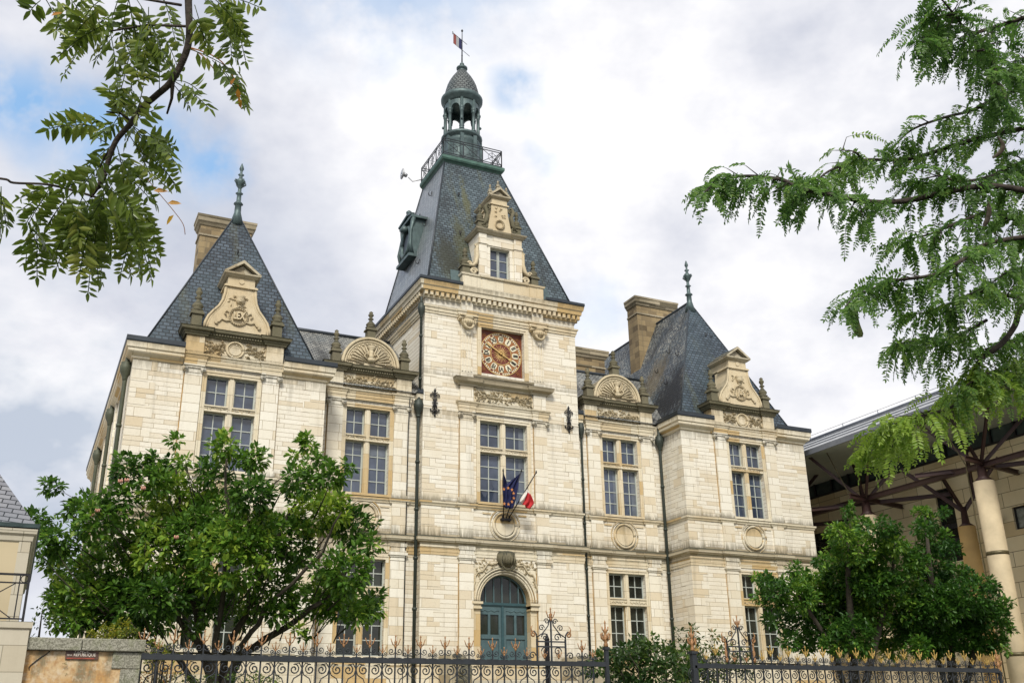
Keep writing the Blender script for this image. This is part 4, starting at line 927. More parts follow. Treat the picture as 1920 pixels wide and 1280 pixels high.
# ------------------------------------------------------------------ entrance steps
st=thing('entrance_steps','pale stone steps with curved side walls below the teal arched door','steps')
mb=MB()
for i in range(9): mb.box(-2.2-.12*i,2.2+.12*i,-1.3-.34*(i+1),-.14-.34*0 if i==0 else -1.3-.34*i,GZ-.1,-3.72-.19*i)
mb.build('stair_tread',mPale,st)
for s in (-1,1):
    mb=MB(); pts=[]; n=12
    for i in range(n):
        f=i/(n-1); y0,y1=-1.3-3.4*f,-1.3-3.4*(f+1/(n-1)); x=s*(2.6+1.3*f*f); z=-2.85-1.35*f**1.3
        xa,xb=sorted((x-.18,x+.18))
        if i<n-1:
            f2=(i+1)/(n-1); x2=s*(2.6+1.3*f2*f2); z2=-2.85-1.35*f2**1.3; ya,yb=-1.3-3.4*f,-1.3-3.4*f2
            V=[]
            for (X_,Y_,Z_) in ((x,ya,z),(x2,yb,z2)):
                V+=[(X_-.2,Y_,GZ-.1),(X_+.2,Y_,GZ-.1),(X_+.2,Y_,Z_),(X_,Y_,Z_+.1),(X_-.2,Y_,Z_)]
            mb.add(V,[(0,1,2,3,4),(9,8,7,6,5)]+[(k,k+5,(k+1)%5+5,(k+1)%5) for k in range(5)])
    mb.box(*sorted((s*2.35,s*2.85)),-1.3,-.13,GZ-.1,-2.8); mb.build('side_wall',mLedge,st)
    mb=MB(); pinnacle(mb,s*3.95,-4.95,-4.3,.75,.34); mb.box(s*3.95-.24,s*3.95+.24,-5.19,-4.71,GZ-.1,-4.3); mb.build('finial',mMossy,st)
# ------------------------------------------------------------------ flags
FP=[((-.12,-.16,2.58),(-.62,-1.25,4.24)),((0,-.16,2.6),(.19,-1.25,4.31)),((.12,-.16,2.61),(.86,-1.25,4.31))]
fh=thing('flag_holder','black iron three-armed flagpole bracket under the central window','bracket')
mb=MB(); mb.box(-.22,.22,-.2,-.0,2.5,2.58); mb.bar((-.15,-.14,2.45),(-.15,-.14,2.7),.05); mb.bar((.15,-.14,2.45),(.15,-.14,2.7),.05); mb.build('bracket_plate',mIronB,fh)
def flag(name,label,k,left,right,mat,split=None,cat='flag'):
    f=thing(name,label,cat,group='flags in front of the central window'); a,b=FP[k]
    mb=MB(); mb.tube([a,b],.022,6); mb.lathe([(.01,-.05),(.035,0),(.01,.09)],b,6); mb.build('pole',mIronB,f)
    n,m=14,12; V=[];Fc=[]
    L=[Vector(q) for q in left]; Rr=[Vector(q) for q in right]
    def pick(P,t_):
        t_*=len(P)-1; i=min(int(t_),len(P)-2); return P[i].lerp(P[i+1],t_-i)
    for j in range(n+1):
        for i in range(m+1):
            p=pick(L,j/n).lerp(pick(Rr,j/n),i/m); p.y+=.07*math.sin(i*1.3+j*.25)*min(1,j/4); V.append(p)
    for j in range(n):
        for i in range(m):
            q=(j*(m+1)+i,(j+1)*(m+1)+i,(j+1)*(m+1)+i+1,j*(m+1)+i+1); Fc.append(q)
    mb=MB(); mb.add(V,[q for q in Fc],True)
    if split:
        for x,f_ in enumerate(Fc):
            if split(x%m/m,x//m/n): mb.m[x]=1
    cl=mb.build('cloth',mat,f); md=cl.modifiers.new('s','SOLIDIFY'); md.thickness=.01
    return f,V,m
q7=lambda x,y,Y:aty(860+x/6.4,850+y/6.4,Y)
flag('navy_flag','dark navy flag furled tight along the leftmost pole under the central window',0,[q7(533,215,-1.15),q7(532,400,-.9),q7(534,600,-.75)],[q7(537,220,-1.15),q7(568,360,-.9),q7(556,655,-.75)],mFlagB)
f,V,m=flag('european_flag','blue European flag with a ring of gold stars hanging from the middle pole',1,[q7(728,250,-1.1),q7(600,345,-.95),q7(548,400,-.9),q7(545,560,-.8),q7(546,652,-.75)],[q7(736,235,-1.1),q7(716,320,-1.02),q7(702,420,-.95),q7(680,560,-.8),q7(655,662,-.7)],mFlagB)
mb=MB()
for x,y in ((595,412),(640,433),(660,475),(662,533),(640,577),(598,606),(548,600),(543,425)):
    c=q7(x,y,-1.08); c=Vector(c)
    pts=[(c.x+(.075 if i%2==0 else .03)*math.sin(i*math.pi/5),c.y,c.z+(.075 if i%2==0 else .03)*math.cos(i*math.pi/5)) for i in range(10)]
    mb.add(pts+[(p[0],p[1]+.01,p[2]) for p in pts],[tuple(range(10))[::-1],tuple(range(10,20))]+[(i,(i+1)%10,(i+1)%10+10,i+10) for i in range(10)])
mb.build('stars',mStar,f)
flag('french_flag','red and white end of the French tricolour on the right-hand pole',2,[q7(820,430,-1.0),q7(785,480,-.95),q7(745,540,-.9),q7(725,575,-.85)],[q7(845,450,-.95),q7(872,530,-.9),q7(900,600,-.85),q7(852,672,-.8)],[mFlagW,mFlagR],lambda u,v:(u>.3 and v>.12))

# ------------------------------------------------------------------ ground
def sheet(name,x0,x1,y0,y1,z,mat):
    mb=MB(); mb.add([(x0,y0,z),(x1,y0,z),(x1,y1,z),(x0,y1,z)],[(0,1,2,3)]); return mb.build(name,mat,kind='structure')
sheet('ground',-600,600,-600,600,-7.24,mAsph)
mb=MB(); mb.box(-60,60,-26,-24,-7.3,-7.1); mb.build('pavement',mPave,kind='structure')
mb=MB(); mb.box(-60,60,-19.15,60,-7.3,GZ); mb.build('forecourt_ground',mPave,kind='structure')
sheet('lawn',-16,-3.2,-18.9,-3,GZ+.01,mLawn); sheet('lawn',3.6,15.4,-18.9,-3,GZ+.01,mLawn)

# ------------------------------------------------------------------ fences
RZ=-4.36
def scroll_pair(mb,x,y,z,w,h,tr):
    for s in (-1,1):
        pts=[]
        for i in range(15):
            f=i/14; a=-math.pi/2+f*1.75*math.pi; r=w*(1-.62*f); pts.append((x+s*(w*1.0+r*.0-w+ w*.98+ -r*math.cos(a)*1.0 - w*.0 -0),y,z+h*.5+r*math.sin(a)*h/w*.5))
        mb.tube(pts,tr,4)
def finial_small(mb,x,y,z,h,k):
    # gilded trident bud
    mb.lathe([(.010*k,0),(.018*k,h*.12),(.022*k,h*.22),(.010*k,h*.32),(.010*k,h*.5),(.007*k,h*.8),(.014*k,h*.9),(.004,h)],(x,y,z),6)
    for s in (-1,1):
        mb.tube([(x,y,z+h*.2),(x+s*h*.2,y,z+h*.32),(x+s*h*.3,y,z+h*.55),(x+s*h*.36,y,z+h*.74)],[.009*k,.009*k,.008*k,.008],5)
        mb.tube([(x,y,z+h*.24),(x,y+s*h*.14,z+h*.36),(x,y+s*h*.2,z+h*.55)],.009*k,4)
def fence(x0,n,xa,xb,label,crest,goldmix,rightfence=False,pillar=None):
    f=thing('iron_fence',label,'fence',group='wrought iron railings in front of the town hall'); y=-19.4
    mb=MB(); mb.box(xa,xb,y-.05,y+.05,RZ-.06,RZ-.01); mb.box(xa,xb,y-.035,y+.035,RZ-.01,RZ+.025); mb.box(xa,xb,y-.03,y+.03,RZ-.98,RZ-.94); mb.build('rail',mIron,f)
    gm=MB(); ns=int(round((xb-xa)/.2325)); ys=y
    p=.465; k=0; x=x0
    bars=MB(); scr=MB()
    while x<xb-.1:
        for j,xx in enumerate((x,x+.2325)):
            if xx>xb-.08: break
            big=(j==0)
            near=any(abs(xx-c)<.42 for c in crest)
            bars.box(xx-.012,xx+.012,y-.012,y+.012,RZ-1.7,RZ-.06)
            if near: continue
            h=.16 if big else .07
            bars.box(xx-.011,xx+.011,y-.011,y+.011,RZ+.02,RZ+.02+h+.02)
            for s in (-1,1):
                r=.06 if big else .04; spiral(scr,(xx+s*(r+.012),RZ+.02+(.12 if big else .075)),r,1.35,s,1,.0095,y,a0=-math.pi*.9,n=12,k=4)
                scr.tube([(xx,y,RZ+.03),(xx+s*r*.6,y,RZ+.035),(xx+s*(r*1.9),y,RZ+.03)],.008,4)
            g=MB(); finial_small(g,xx,y,RZ+.02+h,.24 if big else .17,1.15 if big else .9); g.build('finial',mGoldY if goldmix else mGold,f)
        # scrolls below the rail
        for s in (-1,1):
            c=(x+s*.10,RZ-.175)
            spiral(scr,c,.088,1.4,-s,1,.0125,y,a0=math.pi*.5,n=14,k=4)
            scr.tube([(x+s*.085,y,RZ-.10),(x+s*.18,y,RZ-.075),(x+s*.2325,y,RZ-.16),(x+s*.2,y,RZ-.26),(x+s*.1,y,RZ-.32),(x+s*.07,y,RZ-.4),(x+s*.07,y,RZ-.95)],.0105,4)
            spiral(scr,(x+.2325+s*.07,RZ-.75),.06,1.2,s,-1,.010,y,n=12,k=4)
        x+=p
    bars.build('bars',mIron,f); scr.build('scrollwork',mIron,f)
    for c in crest:
        mb=MB(); g=MB()
        for s in (-1,1):
            mb.box(c+s*.3-.014,c+s*.3+.014,y-.014,y+.014,RZ,RZ+.42)
            mb.tube([(c+s*.3,y,RZ+.42),(c+s*.31,y,RZ+.5),(c+s*.36,y,RZ+.56)],.014,5)
            spiral(g,(c+s*.37,RZ+.5),.055,1.2,-s,1,.016,y,a0=math.pi*.5)
            g.tube([(c+s*.4,y,RZ+.52),(c+s*.42,y,RZ+.6),(c+s*.39,y,RZ+.66)],[.016,.012,.005],5)
            mb.tube([(c+s*.3,y,RZ+.45),(c+s*.18,y,RZ+.52),(c+s*.06,y,RZ+.66),(c+s*.015,y,RZ+.8)],.012,5)
            spiral(mb,(c+s*.13,RZ+.45),.075,1.3,s,1,.011,y); spiral(mb,(c+s*.2,RZ+.62),.06,1.3,-s,1,.010,y); spiral(mb,(c+s*.09,RZ+.74),.055,1.3,s,1,.010,y)
            spiral(mb,(c+s*.13,RZ+.2),.08,1.3,s,1,.011,y); spiral(mb,(c+s*.4,RZ+.12),.07,1.3,-s,1,.011,y)
        mb.box(c-.3,c+.3,y-.012,y+.012,RZ+.27,RZ+.295); mb.box(c-.3,c+.3,y-.012,y+.012,RZ+.36,RZ+.385); mb.box(c-.013,c+.013,y-.013,y+.013,RZ,RZ+.8)
        cr=mb.build('crest',mIron,f)
        for h0,hh in ((.74,.26),): finial_small(g,c,y,RZ+h0,hh,1.3)
        finial_small(g,c-.15,y,RZ+.06,.18,1.); finial_small(g,c+.15,y,RZ+.06,.18,1.); g.build('gilding',mGold,cr)
    return f
def post(f,x,top,gold=True,w=.07):
    y=-19.4; mb=MB(); mb.box(x-w/2,x+w/2,y-w/2,y+w/2,-7.2,top-.45); mb.box(x-w*.75,x+w*.75,y-w*.75,y+w*.75,top-.47,top-.42); p=mb.build('post',mIron,f)
    g=MB(); g.lathe([(.035,0),(.05,.04),(.03,.08),(.045,.12),(.06,.16),(.03,.2),(.025,.26),(.05,.3),(.02,.34),(.012,.42),(.02,.45),(.004,.5)],(x,y,top-.42),8)
    for s in (-1,1):
        g.tube([(x,y,top-.32),(x+s*.09,y,top-.26),(x+s*.1,y,top-.18),(x+s*.06,y,top-.17)],.018,5); g.tube([(x,y,top-.14),(x+s*.06,y,top-.1),(x+s*.065,y,top-.04)],.013,5); g.tube([(x,y,top-.3),(x,y+s*.09,top-.25),(x,y+s*.1,top-.18)],.018,5)
    g.build('post_finial',mGold,p)
f1=fence(-15.385,0,-15.5,-6.99,'long left run of dark iron railings with gilded tridents, ending at a gate post',[-8.13],0); post(f1,-6.95,-3.64)
mb=MB(); mb.box(-8.03,-7.96,-19.0,-18.93,-7.2,-3.9); mb.lathe([(.045,0),(.01,.1)],(-7.995,-18.965,-3.9),6); mb.build('back_stay',mIronB,f1)
f2=fence(-4.865+.0,0,-4.95,3.63,'right run of dark iron railings with bright gilded tridents before the evergreens',[-3.79],1); post(f2,-4.95,-3.68,w=.1)
post(f2,3.63,-3.98,w=.06)
for x in (-4.12,-3.42): 
    g=MB(); g.lathe([(.03,0),(.045,.06),(.02,.12),(.035,.2),(.015,.26),(.025,.36),(.004,.46)],(x,-19.38,-4.3),8); g.build('finial',mGold,f2)
lw=thing('low_wall','low stone plinth wall under the iron railings','wall')
mb=MB(); mb.box(-15.47,-7.0,-19.55,-19.2,-7.3,-6.05); mb.build('plinth_wall',mLedge,lw); 
mb=MB(); mb.box(-4.9,3.7,-19.55,-19.2,-7.3,-6.05); mb.build('plinth_wall',mLedge,lw)

# ------------------------------------------------------------------ left boundary wall with the street sign
bw=thing('boundary_wall','orange rendered wall with granite coping and quoins at bottom left','wall')
mb=MB(); mb.box(-17.2,-15.62,-20.22,-19.75,-7.3,-4.375); mb.build('rendered_panel',mRender,bw)
mb=MB(); mb.box(-17.12,-16.325,-20.30,-19.7,-4.37,-4.195); mb.box(-16.318,-15.44,-20.30,-19.7,-4.37,-4.195); cp=mb.build('coping',mGranite,bw); bv=cp.modifiers.new('b','BEVEL'); bv.width=.015; bv.segments=2
mb=MB(); z=-4.378; i=0
while z>-7.2:
    h=.24; w=.40 if i%2==0 else .27; mb.box(-15.48-w,-15.48,-20.245,-19.74,z-h+.008,z); z-=h; i+=1
qb=mb.build('quoin_blocks',mGranite,bw); bv=qb.modifiers.new('b','BEVEL'); bv.width=.01; bv.segments=2
mb=MB(); pts=[q for q in ((638,445),(575,500),(520,530),(480,560),(430,600),(385,635),(360,665),(362,705))]
mb.tube([aty(x/6.62,1150+y/6.62,-20.222) for x,y in pts],[.006,.008,.01,.012,.012,.01,.01,.005],4); mb.build('crack',mBlack,bw)
sg=thing('street_sign','faded brown enamel street sign with cream lettering on the orange wall','sign')
a,b=aty(825/6.62,1150+428/6.62,-20.24),aty(1215/6.62,1150+568/6.62,-20.24)
mb=MB(); mb.box(a.x,b.x,-20.245,-20.222,b.z,a.z); sp=mb.build('sign_plate',mSign,sg)
cx=(a.x+b.x)/2; hz=a.z-b.z
mb=MB(); mb.box(a.x+.02,b.x-.05,-20.247,-20.244,b.z+.008,b.z+.02); mb.build('sign_border',plain('rusty_red_border',(.35,.06,.03),.6,0,.4,20.),sp)
text_obj('PLACE','lettering',mLetter,hz*.42,.001,Vector((cx-.01,-20.247,b.z+hz*.76)),FR,sp,.0,1.05)
text_obj('RÉPUBLIQUE','lettering',mLetter,hz*.42,.001,Vector((cx+.035,-20.247,b.z+hz*.42)),FR,sp,.0,.85)
text_obj('DE LA','lettering',mLetter,hz*.2,.001,Vector((a.x+.055,-20.247,b.z+hz*.38)),FR,sp,.0,.85)

# ------------------------------------------------------------------ small house and terrace at far left
hs=thing('corner_house','small cream house with slate roof and balcony cut by the left edge','house')
mb=MB(); mb.box(-24,-17.05,-20.35,-12,-7.3,-4.1); mb.build('terrace_wall',mPale,hs)
mb=MB(); mb.mould([(-24,-20.35),(-17.05,-20.35),(-17.05,-12)],[(0,-4.1),(.03,-4.08),(.035,-4.0),(0,-3.99)]); mb.add([(-24,-20.35,-4.0),(-17.05,-20.35,-4.0),(-17.05,-12,-4.0),(-24,-12,-4.0)],[(0,1,2,3)]); mb.build('terrace_coping',mPale,hs)
mb=MB(); mb.box(-25,-17.23,-17.2,-10,-4,-2.03); mb.build('house_wall',mHouse,hs)
mb=MB(); mb.box(-17.41,-17.225,-17.215,-17.0,-3.98,-2.2); mb.build('corner_strip',mPale,hs)
mb=MB(); mb.mould([(-25,-17.2),(-17.23,-17.2),(-17.23,-10)],[(0,-2.35),(.03,-2.32),(.04,-2.24),(.08,-2.2),(.09,-2.12),(0,-2.1)]); mb.build('eaves_cornice',mPale,hs)
mb=MB(); mb.mould([(-25,-17.2),(-17.23,-17.2),(-17.23,-10)],[(0,-2.098),(.10,-2.098),(.12,-2.03),(0,-2.02)]); mb.build('gutter',mCopper,hs)
mb=MB(); mb.add([(-25,-17.24,-2.02),(-17.2,-17.24,-2.02),(-17.2,-9.9,-2.02),(-25,-9.9,-2.02),(-19.3,-14.6,1.0),(-22.6,-12.6,1.0)],[(0,1,4,5),(1,2,4),(2,3,5,4),(3,0,5)]); mb.build('roof',slate('house_slate',(.16,.165,.185),(.22,.225,.24),.22,.12,mort=.01),hs)
mb=MB(); x0,x1,y=-20.5,-17.16,-20.1
mb.bar((x0,y,-3.30),(x1,y,-3.30),.03,.03); mb.bar((x0,y,-3.42),(x1,y,-3.42),.02,.02); mb.bar((x0,y,-3.93),(x1,y,-3.93),.02,.02); mb.bar((x1,y,-4.0),(x1,y,-3.29),.035); mb.bar((x1,y,-3.3),(x1,-17.2,-3.3),.03); mb.bar((x1,y,-3.93),(x1,-17.2,-3.93),.02)
yy=y
while yy<-17.3: mb.bar((x1,yy,-3.95),(x1,yy,-3.3),.018); yy+=.11
x=x1-.12
mb.bar((x,y,-3.93),(x,y,-3.3),.018)
for k in range(5):
    c=x-.02-.38-k*.76; mb.bar((c-.38,y,-3.93),(c+.36,y,-3.42),.014); mb.bar((c-.38,y,-3.42),(c+.36,y,-3.93),.014); mb.tube([(c+.17*math.cos(i*math.pi/10),y,-3.675+.17*math.sin(i*math.pi/10)) for i in range(21)],.009,4); mb.bar((c-.39,y,-3.93),(c-.39,y,-3.42),.016)
for i in range(3): mb.tube([(x+.06+.05*math.cos(j*math.pi/6),y,-3.36+.05*math.sin(j*math.pi/6)) for j in range(13)],.006,4)
mb.build('balcony_railing',mIronB,hs)

# ------------------------------------------------------------------ modern building on the right
nb=thing('modern_building','modern stone clad building with deep dark canopy and steel struts','building')
WX=20.; mb=MB()
def wallx(mb,y0,y1,z0,z1,x,holes,depth=.25):
    ys=sorted({y0,y1,*[h[0] for h in holes],*[h[1] for h in holes]}); zs=sorted({z0,z1,*[h[2] for h in holes],*[h[3] for h in holes]})
    for i in range(len(ys)-1):
        for j in range(len(zs)-1):
            cy,cz=(ys[i]+ys[i+1])/2,(zs[j]+zs[j+1])/2
            if any(h[0]<cy<h[1] and h[2]<cz<h[3] for h in holes): continue
            mb.add([(x,ys[i],zs[j]),(x,ys[i+1],zs[j]),(x,ys[i+1],zs[j+1]),(x,ys[i],zs[j+1])],[(3,2,1,0)])
    for a,b,c,d in holes:
        xx=x+depth; mb.add([(x,a,c),(x,b,c),(x,b,d),(x,a,d),(xx,a,c),(xx,b,c),(xx,b,d),(xx,a,d)],[(1,5,4,0),(2,6,5,1),(3,7,6,2),(0,4,7,3)])
HO=[(-4.95,-4.0,1.3,4.6),(-9.6,-7.85,2.1,3.05),(2.6,4.3,2.9,4.05),(.2,2.2,-1,1)]
wallx(mb,-30,16,-7.3,5.9,WX,HO); mb.add([(WX,16,-7.3),(WX+10,16,-7.3),(WX+10,16,5.9),(WX,16,5.9)],[(0,1,2,3)]); mb.build('wall',mPanel,nb)
for k,(a_,b_,c_,d_) in enumerate(HO):
    mb=MB(); w=.07
    for q in ((a_,a_+w,c_,d_),(b_-w,b_,c_,d_),(a_+w,b_-w,c_,c_+w),(a_+w,b_-w,d_-w,d_)): mb.box(WX+.1,WX+.17,q[0],q[1],q[2],q[3])
    if k==0:
        for z in (2.1,2.75,3.9): mb.box(WX+.08,WX+.2,a_+w,b_-w,z,z+.22)
    wn=mb.build('window',mIronB,nb); mb=MB(); mb.add([(WX+.16,a_,c_),(WX+.16,b_,c_),(WX+.16,b_,d_),(WX+.16,a_,d_)],[(3,2,1,0)]); mb.build('pane',plain('grey_etched_pane',(.2,.22,.2),.3,0,.5,6.) if k==1 else mGlassG,wn)
mb=MB(); mb.add([(WX+.1,-30,5.9),(WX+.1,16,5.9),(WX+.1,16,7.2),(WX+.1,-30,7.2)],[(3,2,1,0)]); cl=mb.build('clerestory_glass',plain('clerestory_glass',(.06,.085,.085),.12,0,.5,1.5),nb)
mb=MB(); y=-20
while y<14: mb.box(WX-.0,WX+.1,y,y+.09,5.95,7.2); y+=1.25
mb.box(WX-.03,WX+.1,-30,16,5.86,5.96); mb.build('clerestory_bars',mIronB,cl)
mb=MB(); mb.add([(15.6,-30,6.62),(15.6,16,6.62),(WX+.3,16,6.60),(WX+.3,-30,6.60)],[(0,1,2,3)]); mb.build('soffit',mSoff,nb)
mb=MB(); mb.box(15.55,15.62,-30,16,6.6,6.86); mb.build('fascia',mZincE,nb)
mb=MB(); mb.add([(15.58,-30,6.862),(15.58,16,6.862),(17.3,16,7.92),(17.3,-30,7.92),(28,-30,8.8),(28,16,8.8)],[(3,2,1,0),(4,5,2,3)]); mb.build('canopy_roof',mZinc,nb)
mb=MB()
for x,z in ((16.0,7.125),(16.5,7.435),(17.0,7.745)): mb.tube([(x,-30,z+.01),(x,16,z+.01)],.03,4)
mb.tube([(17.3,-30,7.95),(17.3,16,7.95)],.07,6)
y=-20
while y<12: mb.tube([(17.35,y,7.95),(17.35,y,8.2)],.02,4); y+=2.3
mb.tube([(17.35,-20,8.18),(17.35,12,8.18)],.012,4); mb.build('roof_ridge_cable',mZincE,nb)
def ibeam(mb,a,b,w=.2):
    a=Vector(a);b=Vector(b); d=(b-a).normalized(); u=Vector((0,0,1)).cross(d)
    if u.length<1e-3: u=Vector((1,0,0))
    u.normalize(); v=d.cross(u)
    mb.bar(a+v*w*.5,b+v*w*.5,w*.8,w*.12); mb.bar(a-v*w*.5,b-v*w*.5,w*.8,w*.12); mb.bar(a,b,w*.12,w*.9)
for (y,node) in ((-2.5,4.25),(-9.0,4.4),(-15.5,4.4),(4.0,4.25)):
    x=17.2; mb=MB(); 
    for dx,dy in ((-1.2,-2.0),(-1.2,2.0),(1.5,-2.0),(1.5,2.0)): ibeam(mb,(x,y,node-.1),(x+dx,y+dy,6.66),.125)
    ibeam(mb,(x-1.3,y-.4,node+.0),(WX,y+.5,node+.0),.18); ibeam(mb,(x-.9,y+2.6,node),(WX,y-2.4,node),.16)
    ibeam(mb,(WX-.6,y+2.4,node-.6),(WX-.6,y+2.4,6.6),.12); ibeam(mb,(x,y,node-.2),(WX,y+1.8,node-1.9),.11)
    mb.lathe([(.42,-.75),(.2,-.55),(.16,.15)],(x,y,node),8); mb.build('steel_struts',mSteel,nb)
    mb=MB(); mb.lathe([(.41,-7.3),(.41,node-.75)],(x,y,0),24); mb.build('column',mConcP,nb)
    mb=MB()
    for z in (-3.1,.7): mb.lathe([(.422,z),(.422,z+.14)],(x,y,0),24)
    mb.tube([(x-.35,y+.42,-7.2),(x-.35,y+.42,node),(x-1.1,y+.9,6.6)],.028,6)
    mb.build('column_ring',mRing,nb)
mb=MB(); ibeam(mb,(17.2,-22,4.33),(17.2,12,4.3),.2); mb.build('long_beam',mSteel,nb)
x,y,node=19.0,-6.26,3.2
mb=MB()
for dx,dy in ((-1.6,1.6),(.8,1.6),(.8,-1.6)): ibeam(mb,(x,y,node-.1),(x+dx,y+dy,5.2),.14)
mb.lathe([(.36,-.75),(.17,-.6),(.12,.1)],(x,y,node),8); mb.build('steel_struts',mSteel,nb)
mb=MB(); mb.lathe([(.36,-7.3),(.36,node-.75)],(x,y,0),22); mb.build('column',mConc,nb)
for z0,z1 in ((2.4,2.5),(2.6,2.7)): mb=MB(); mb.tube([(15.2,1.5,z0+.8),(WX,1.5,z1)],.02,4); mb.build('guy_cable',mIronB,nb)

# ------------------------------------------------------------------ vegetation
def mesh_from_np(name,V,Fi,rnd,mat,parent,k=4):
    me=bpy.data.meshes.new(name); nf=len(Fi); me.vertices.add(len(V)); me.vertices.foreach_set('co',V.astype(np.float32).ravel())
    me.loops.add(nf*k); me.loops.foreach_set('vertex_index',Fi.astype(np.int32).ravel()); me.polygons.add(nf); me.polygons.foreach_set('loop_start',np.arange(0,nf*k,k,dtype=np.int32)); me.update(calc_edges=True)
    at_=me.attributes.new('rnd','FLOAT','FACE'); at_.data.foreach_set('value',rnd.astype(np.float32)); me.materials.append(mat)
    o=bpy.data.objects.new(name,me); COL.objects.link(o)
    if parent is not None: o.parent=parent
    return o
def nrm(a): return a/np.maximum(np.linalg.norm(a,axis=-1,keepdims=True),1e-9)
def leaf_arrays(P,A,N,L,W,curl=.12):
    "folded leaf: base, right, tip, left; two quads sharing the midrib"
    S=nrm(np.cross(A,N)); Nn=np.cross(S,A); L=L[:,None]; W=W[:,None]
    b=P; m1=P+A*L*.35+S*W*.5+Nn*W*.18; m2=P+A*L*.72+S*W*.36+Nn*W*.1-Nn*L*curl*.5; tip=P+A*L-Nn*L*curl; m3=P+A*L*.72-S*W*.36+Nn*W*.1-Nn*L*curl*.5; m4=P+A*L*.35-S*W*.5+Nn*W*.18
    V=np.stack([b,m1,m2,tip,m3,m4],1).reshape(-1,3); i=np.arange(len(P))[:,None]*6
    Fi=np.concatenate([i+np.array([[0,1,2,3]]),i+np.array([[0,3,4,5]])],1).reshape(-1,4); return V,Fi
def rosettes(C,D,nl,L,W,spread,tone,mat,name,parent):
    "leaf whorls: centres C, outward directions D"
    n=len(C); C=np.repeat(C,nl,0); D=np.repeat(D,nl,0); T=np.repeat(tone,nl)
    R=nrm(rng.normal(size=(n*nl,3))); A=nrm(D*.55+R*spread); A[:,2]-=.12; A=nrm(A); P=C+R*L*.35
    N=nrm(np.array([0,0,1.])+.35*rng.normal(size=(n*nl,3))); sc_=rng.uniform(.5,1.3,n*nl)
    V,Fi=leaf_arrays(P,A,N,L*sc_,W*sc_); r=np.clip(T+rng.normal(size=n*nl)*.16,0,1); return mesh_from_np(name,V,Fi,np.repeat(r,2),mat,parent)
def crown(blobs,w0,depth,dens,nl,L,W,mat,parent,name='crown',spread=.9,bright=.28,core=.35,tvar=.15):
    C=[];D=[];T=[]
    for b in blobs:
        x,y,r=b[:3]; w=w0+(b[3] if len(b)>3 else rng.uniform(-depth,depth)); c=np.array(at(x,y,w)); R=r*w/F
        n=max(4,int(dens*R*R*14)); d=nrm(rng.normal(size=(n,3))); rr=(rng.uniform(core,1.,n)**.6)[:,None]*R*.9; bt=rng.normal()*tvar
        lump=1+.14*np.sin(d[:,:1]*5+x)+.12*np.sin(d[:,1:2]*7+y)
        sc3=np.array([1,1.15,.8]); C.append(c+d*rr*lump*sc3); D.append(nrm(d+np.array([0,0,.45])))
        T.append(bright+bt+rng.normal(size=n)*.1)
    C=np.concatenate(C);D=np.concatenate(D);T=np.concatenate(T)
    return rosettes(C,D,nl,L,W,spread,T,mat,name,parent),C
# magnolia left of the door
mg=thing('magnolia_tree','broad multi-stemmed magnolia with glossy leaves in front of the left wing','tree')
LB=[(97,908,26),(62,978,38),(42,990,24),(105,1008,52),(150,950,32),(180,972,52),(243,878,42),(246,838,0) ,(298,868,34),(330,826,17),(225,930,38),(322,935,64),(292,905,40),(423,838,38),(470,858,40),(400,885,40),(345,862,18),(402,958,76),(478,925,58),(510,855,0),(580,828,26),(556,856,20),(590,862,26),(563,905,46),(620,892,36),(655,872,18),(602,958,66),(655,985,52),(540,1010,76),(432,1050,90),(305,1038,88),(205,1062,80),(150,1125,58),(648,1070,62),(694,1020,24),(612,1115,62),(695,1140,24),(670,1150,34),(520,1110,62),(400,1110,62),(255,1130,72),(128,1072,42),(330,1125,50),(122,1160,30),(568,1196,13),(560,1180,10),(470,1010,70),(360,1000,70),(250,1000,50)]
LB=[b for b in LB if b[2]>0]+[(180,1160,34),(110,1120,34),(230,1175,30),(300,1165,30),(95,1055,30),(640,1135,40),(700,1120,24),(455,1165,20),(360,1180,18),(400,1145,36),(465,1140,32),(520,1150,26),(300,1120,60),(210,1120,60),(150,1165,30),(255,1180,26)]
LB=[(x,y,q*(.86 if y<930 else .95)) for x,y,q in LB]
cr,CL=crown(LB,26.5,1.5,12.,9,.18,.09,mLeafM,mg,bright=.42,tvar=.16)
tb=MB(); root=at(405,1330,26.3); root.z=GZ
for pts,r0 in (([(400,1330),(395,1235),(330,1150),(250,1060),(170,1000)],.13),([(402,1330),(380,1230),(360,1120),(345,1000),(330,880)],.12),([(405,1330),(420,1230),(470,1130),(520,1000),(580,880)],.13),([(408,1330),(455,1225),(545,1170),(620,1110),(680,1030)],.14),([(403,1330),(400,1240),(420,1100),(430,950),(425,860)],.11),([(395,1330),(340,1240),(240,1175),(150,1120)],.1),([(407,1330),(440,1240),(500,1140),(600,1040),(640,960)],.10)):
    P=[at(x,y,26.3+.25*i*(1 if r0>.115 else -1)) for i,(x,y) in enumerate(pts)]; P[0]=root.copy()+Vector((rng.uniform(-.25,.25),rng.uniform(-.2,.2),0))
    Q=[]; 
    for i in range(len(P)-1):
        for k in range(4): Q.append(P[i].lerp(P[i+1],k/4)+Vector(rng.normal(size=3)*.04))
    Q.append(P[-1]); tb.tube(Q,[r0*(1-.8*i/(len(Q)-1)) for i in range(len(Q))],7)
for i in rng.choice(len(CL),170,replace=False):
    e_=Vector(CL[i]); s_=e_+Vector((rng.normal()*.3,rng.normal()*.3,-rng.uniform(.5,1.1))); s_=s_.lerp(Vector((root.x,root.y,e_.z-.8)),.22); tb.tube([s_,s_.lerp(e_,.5)+Vector((0,0,-.05)),e_],[.022,.015,.007],4)
tb.build('trunk',mBark,mg)
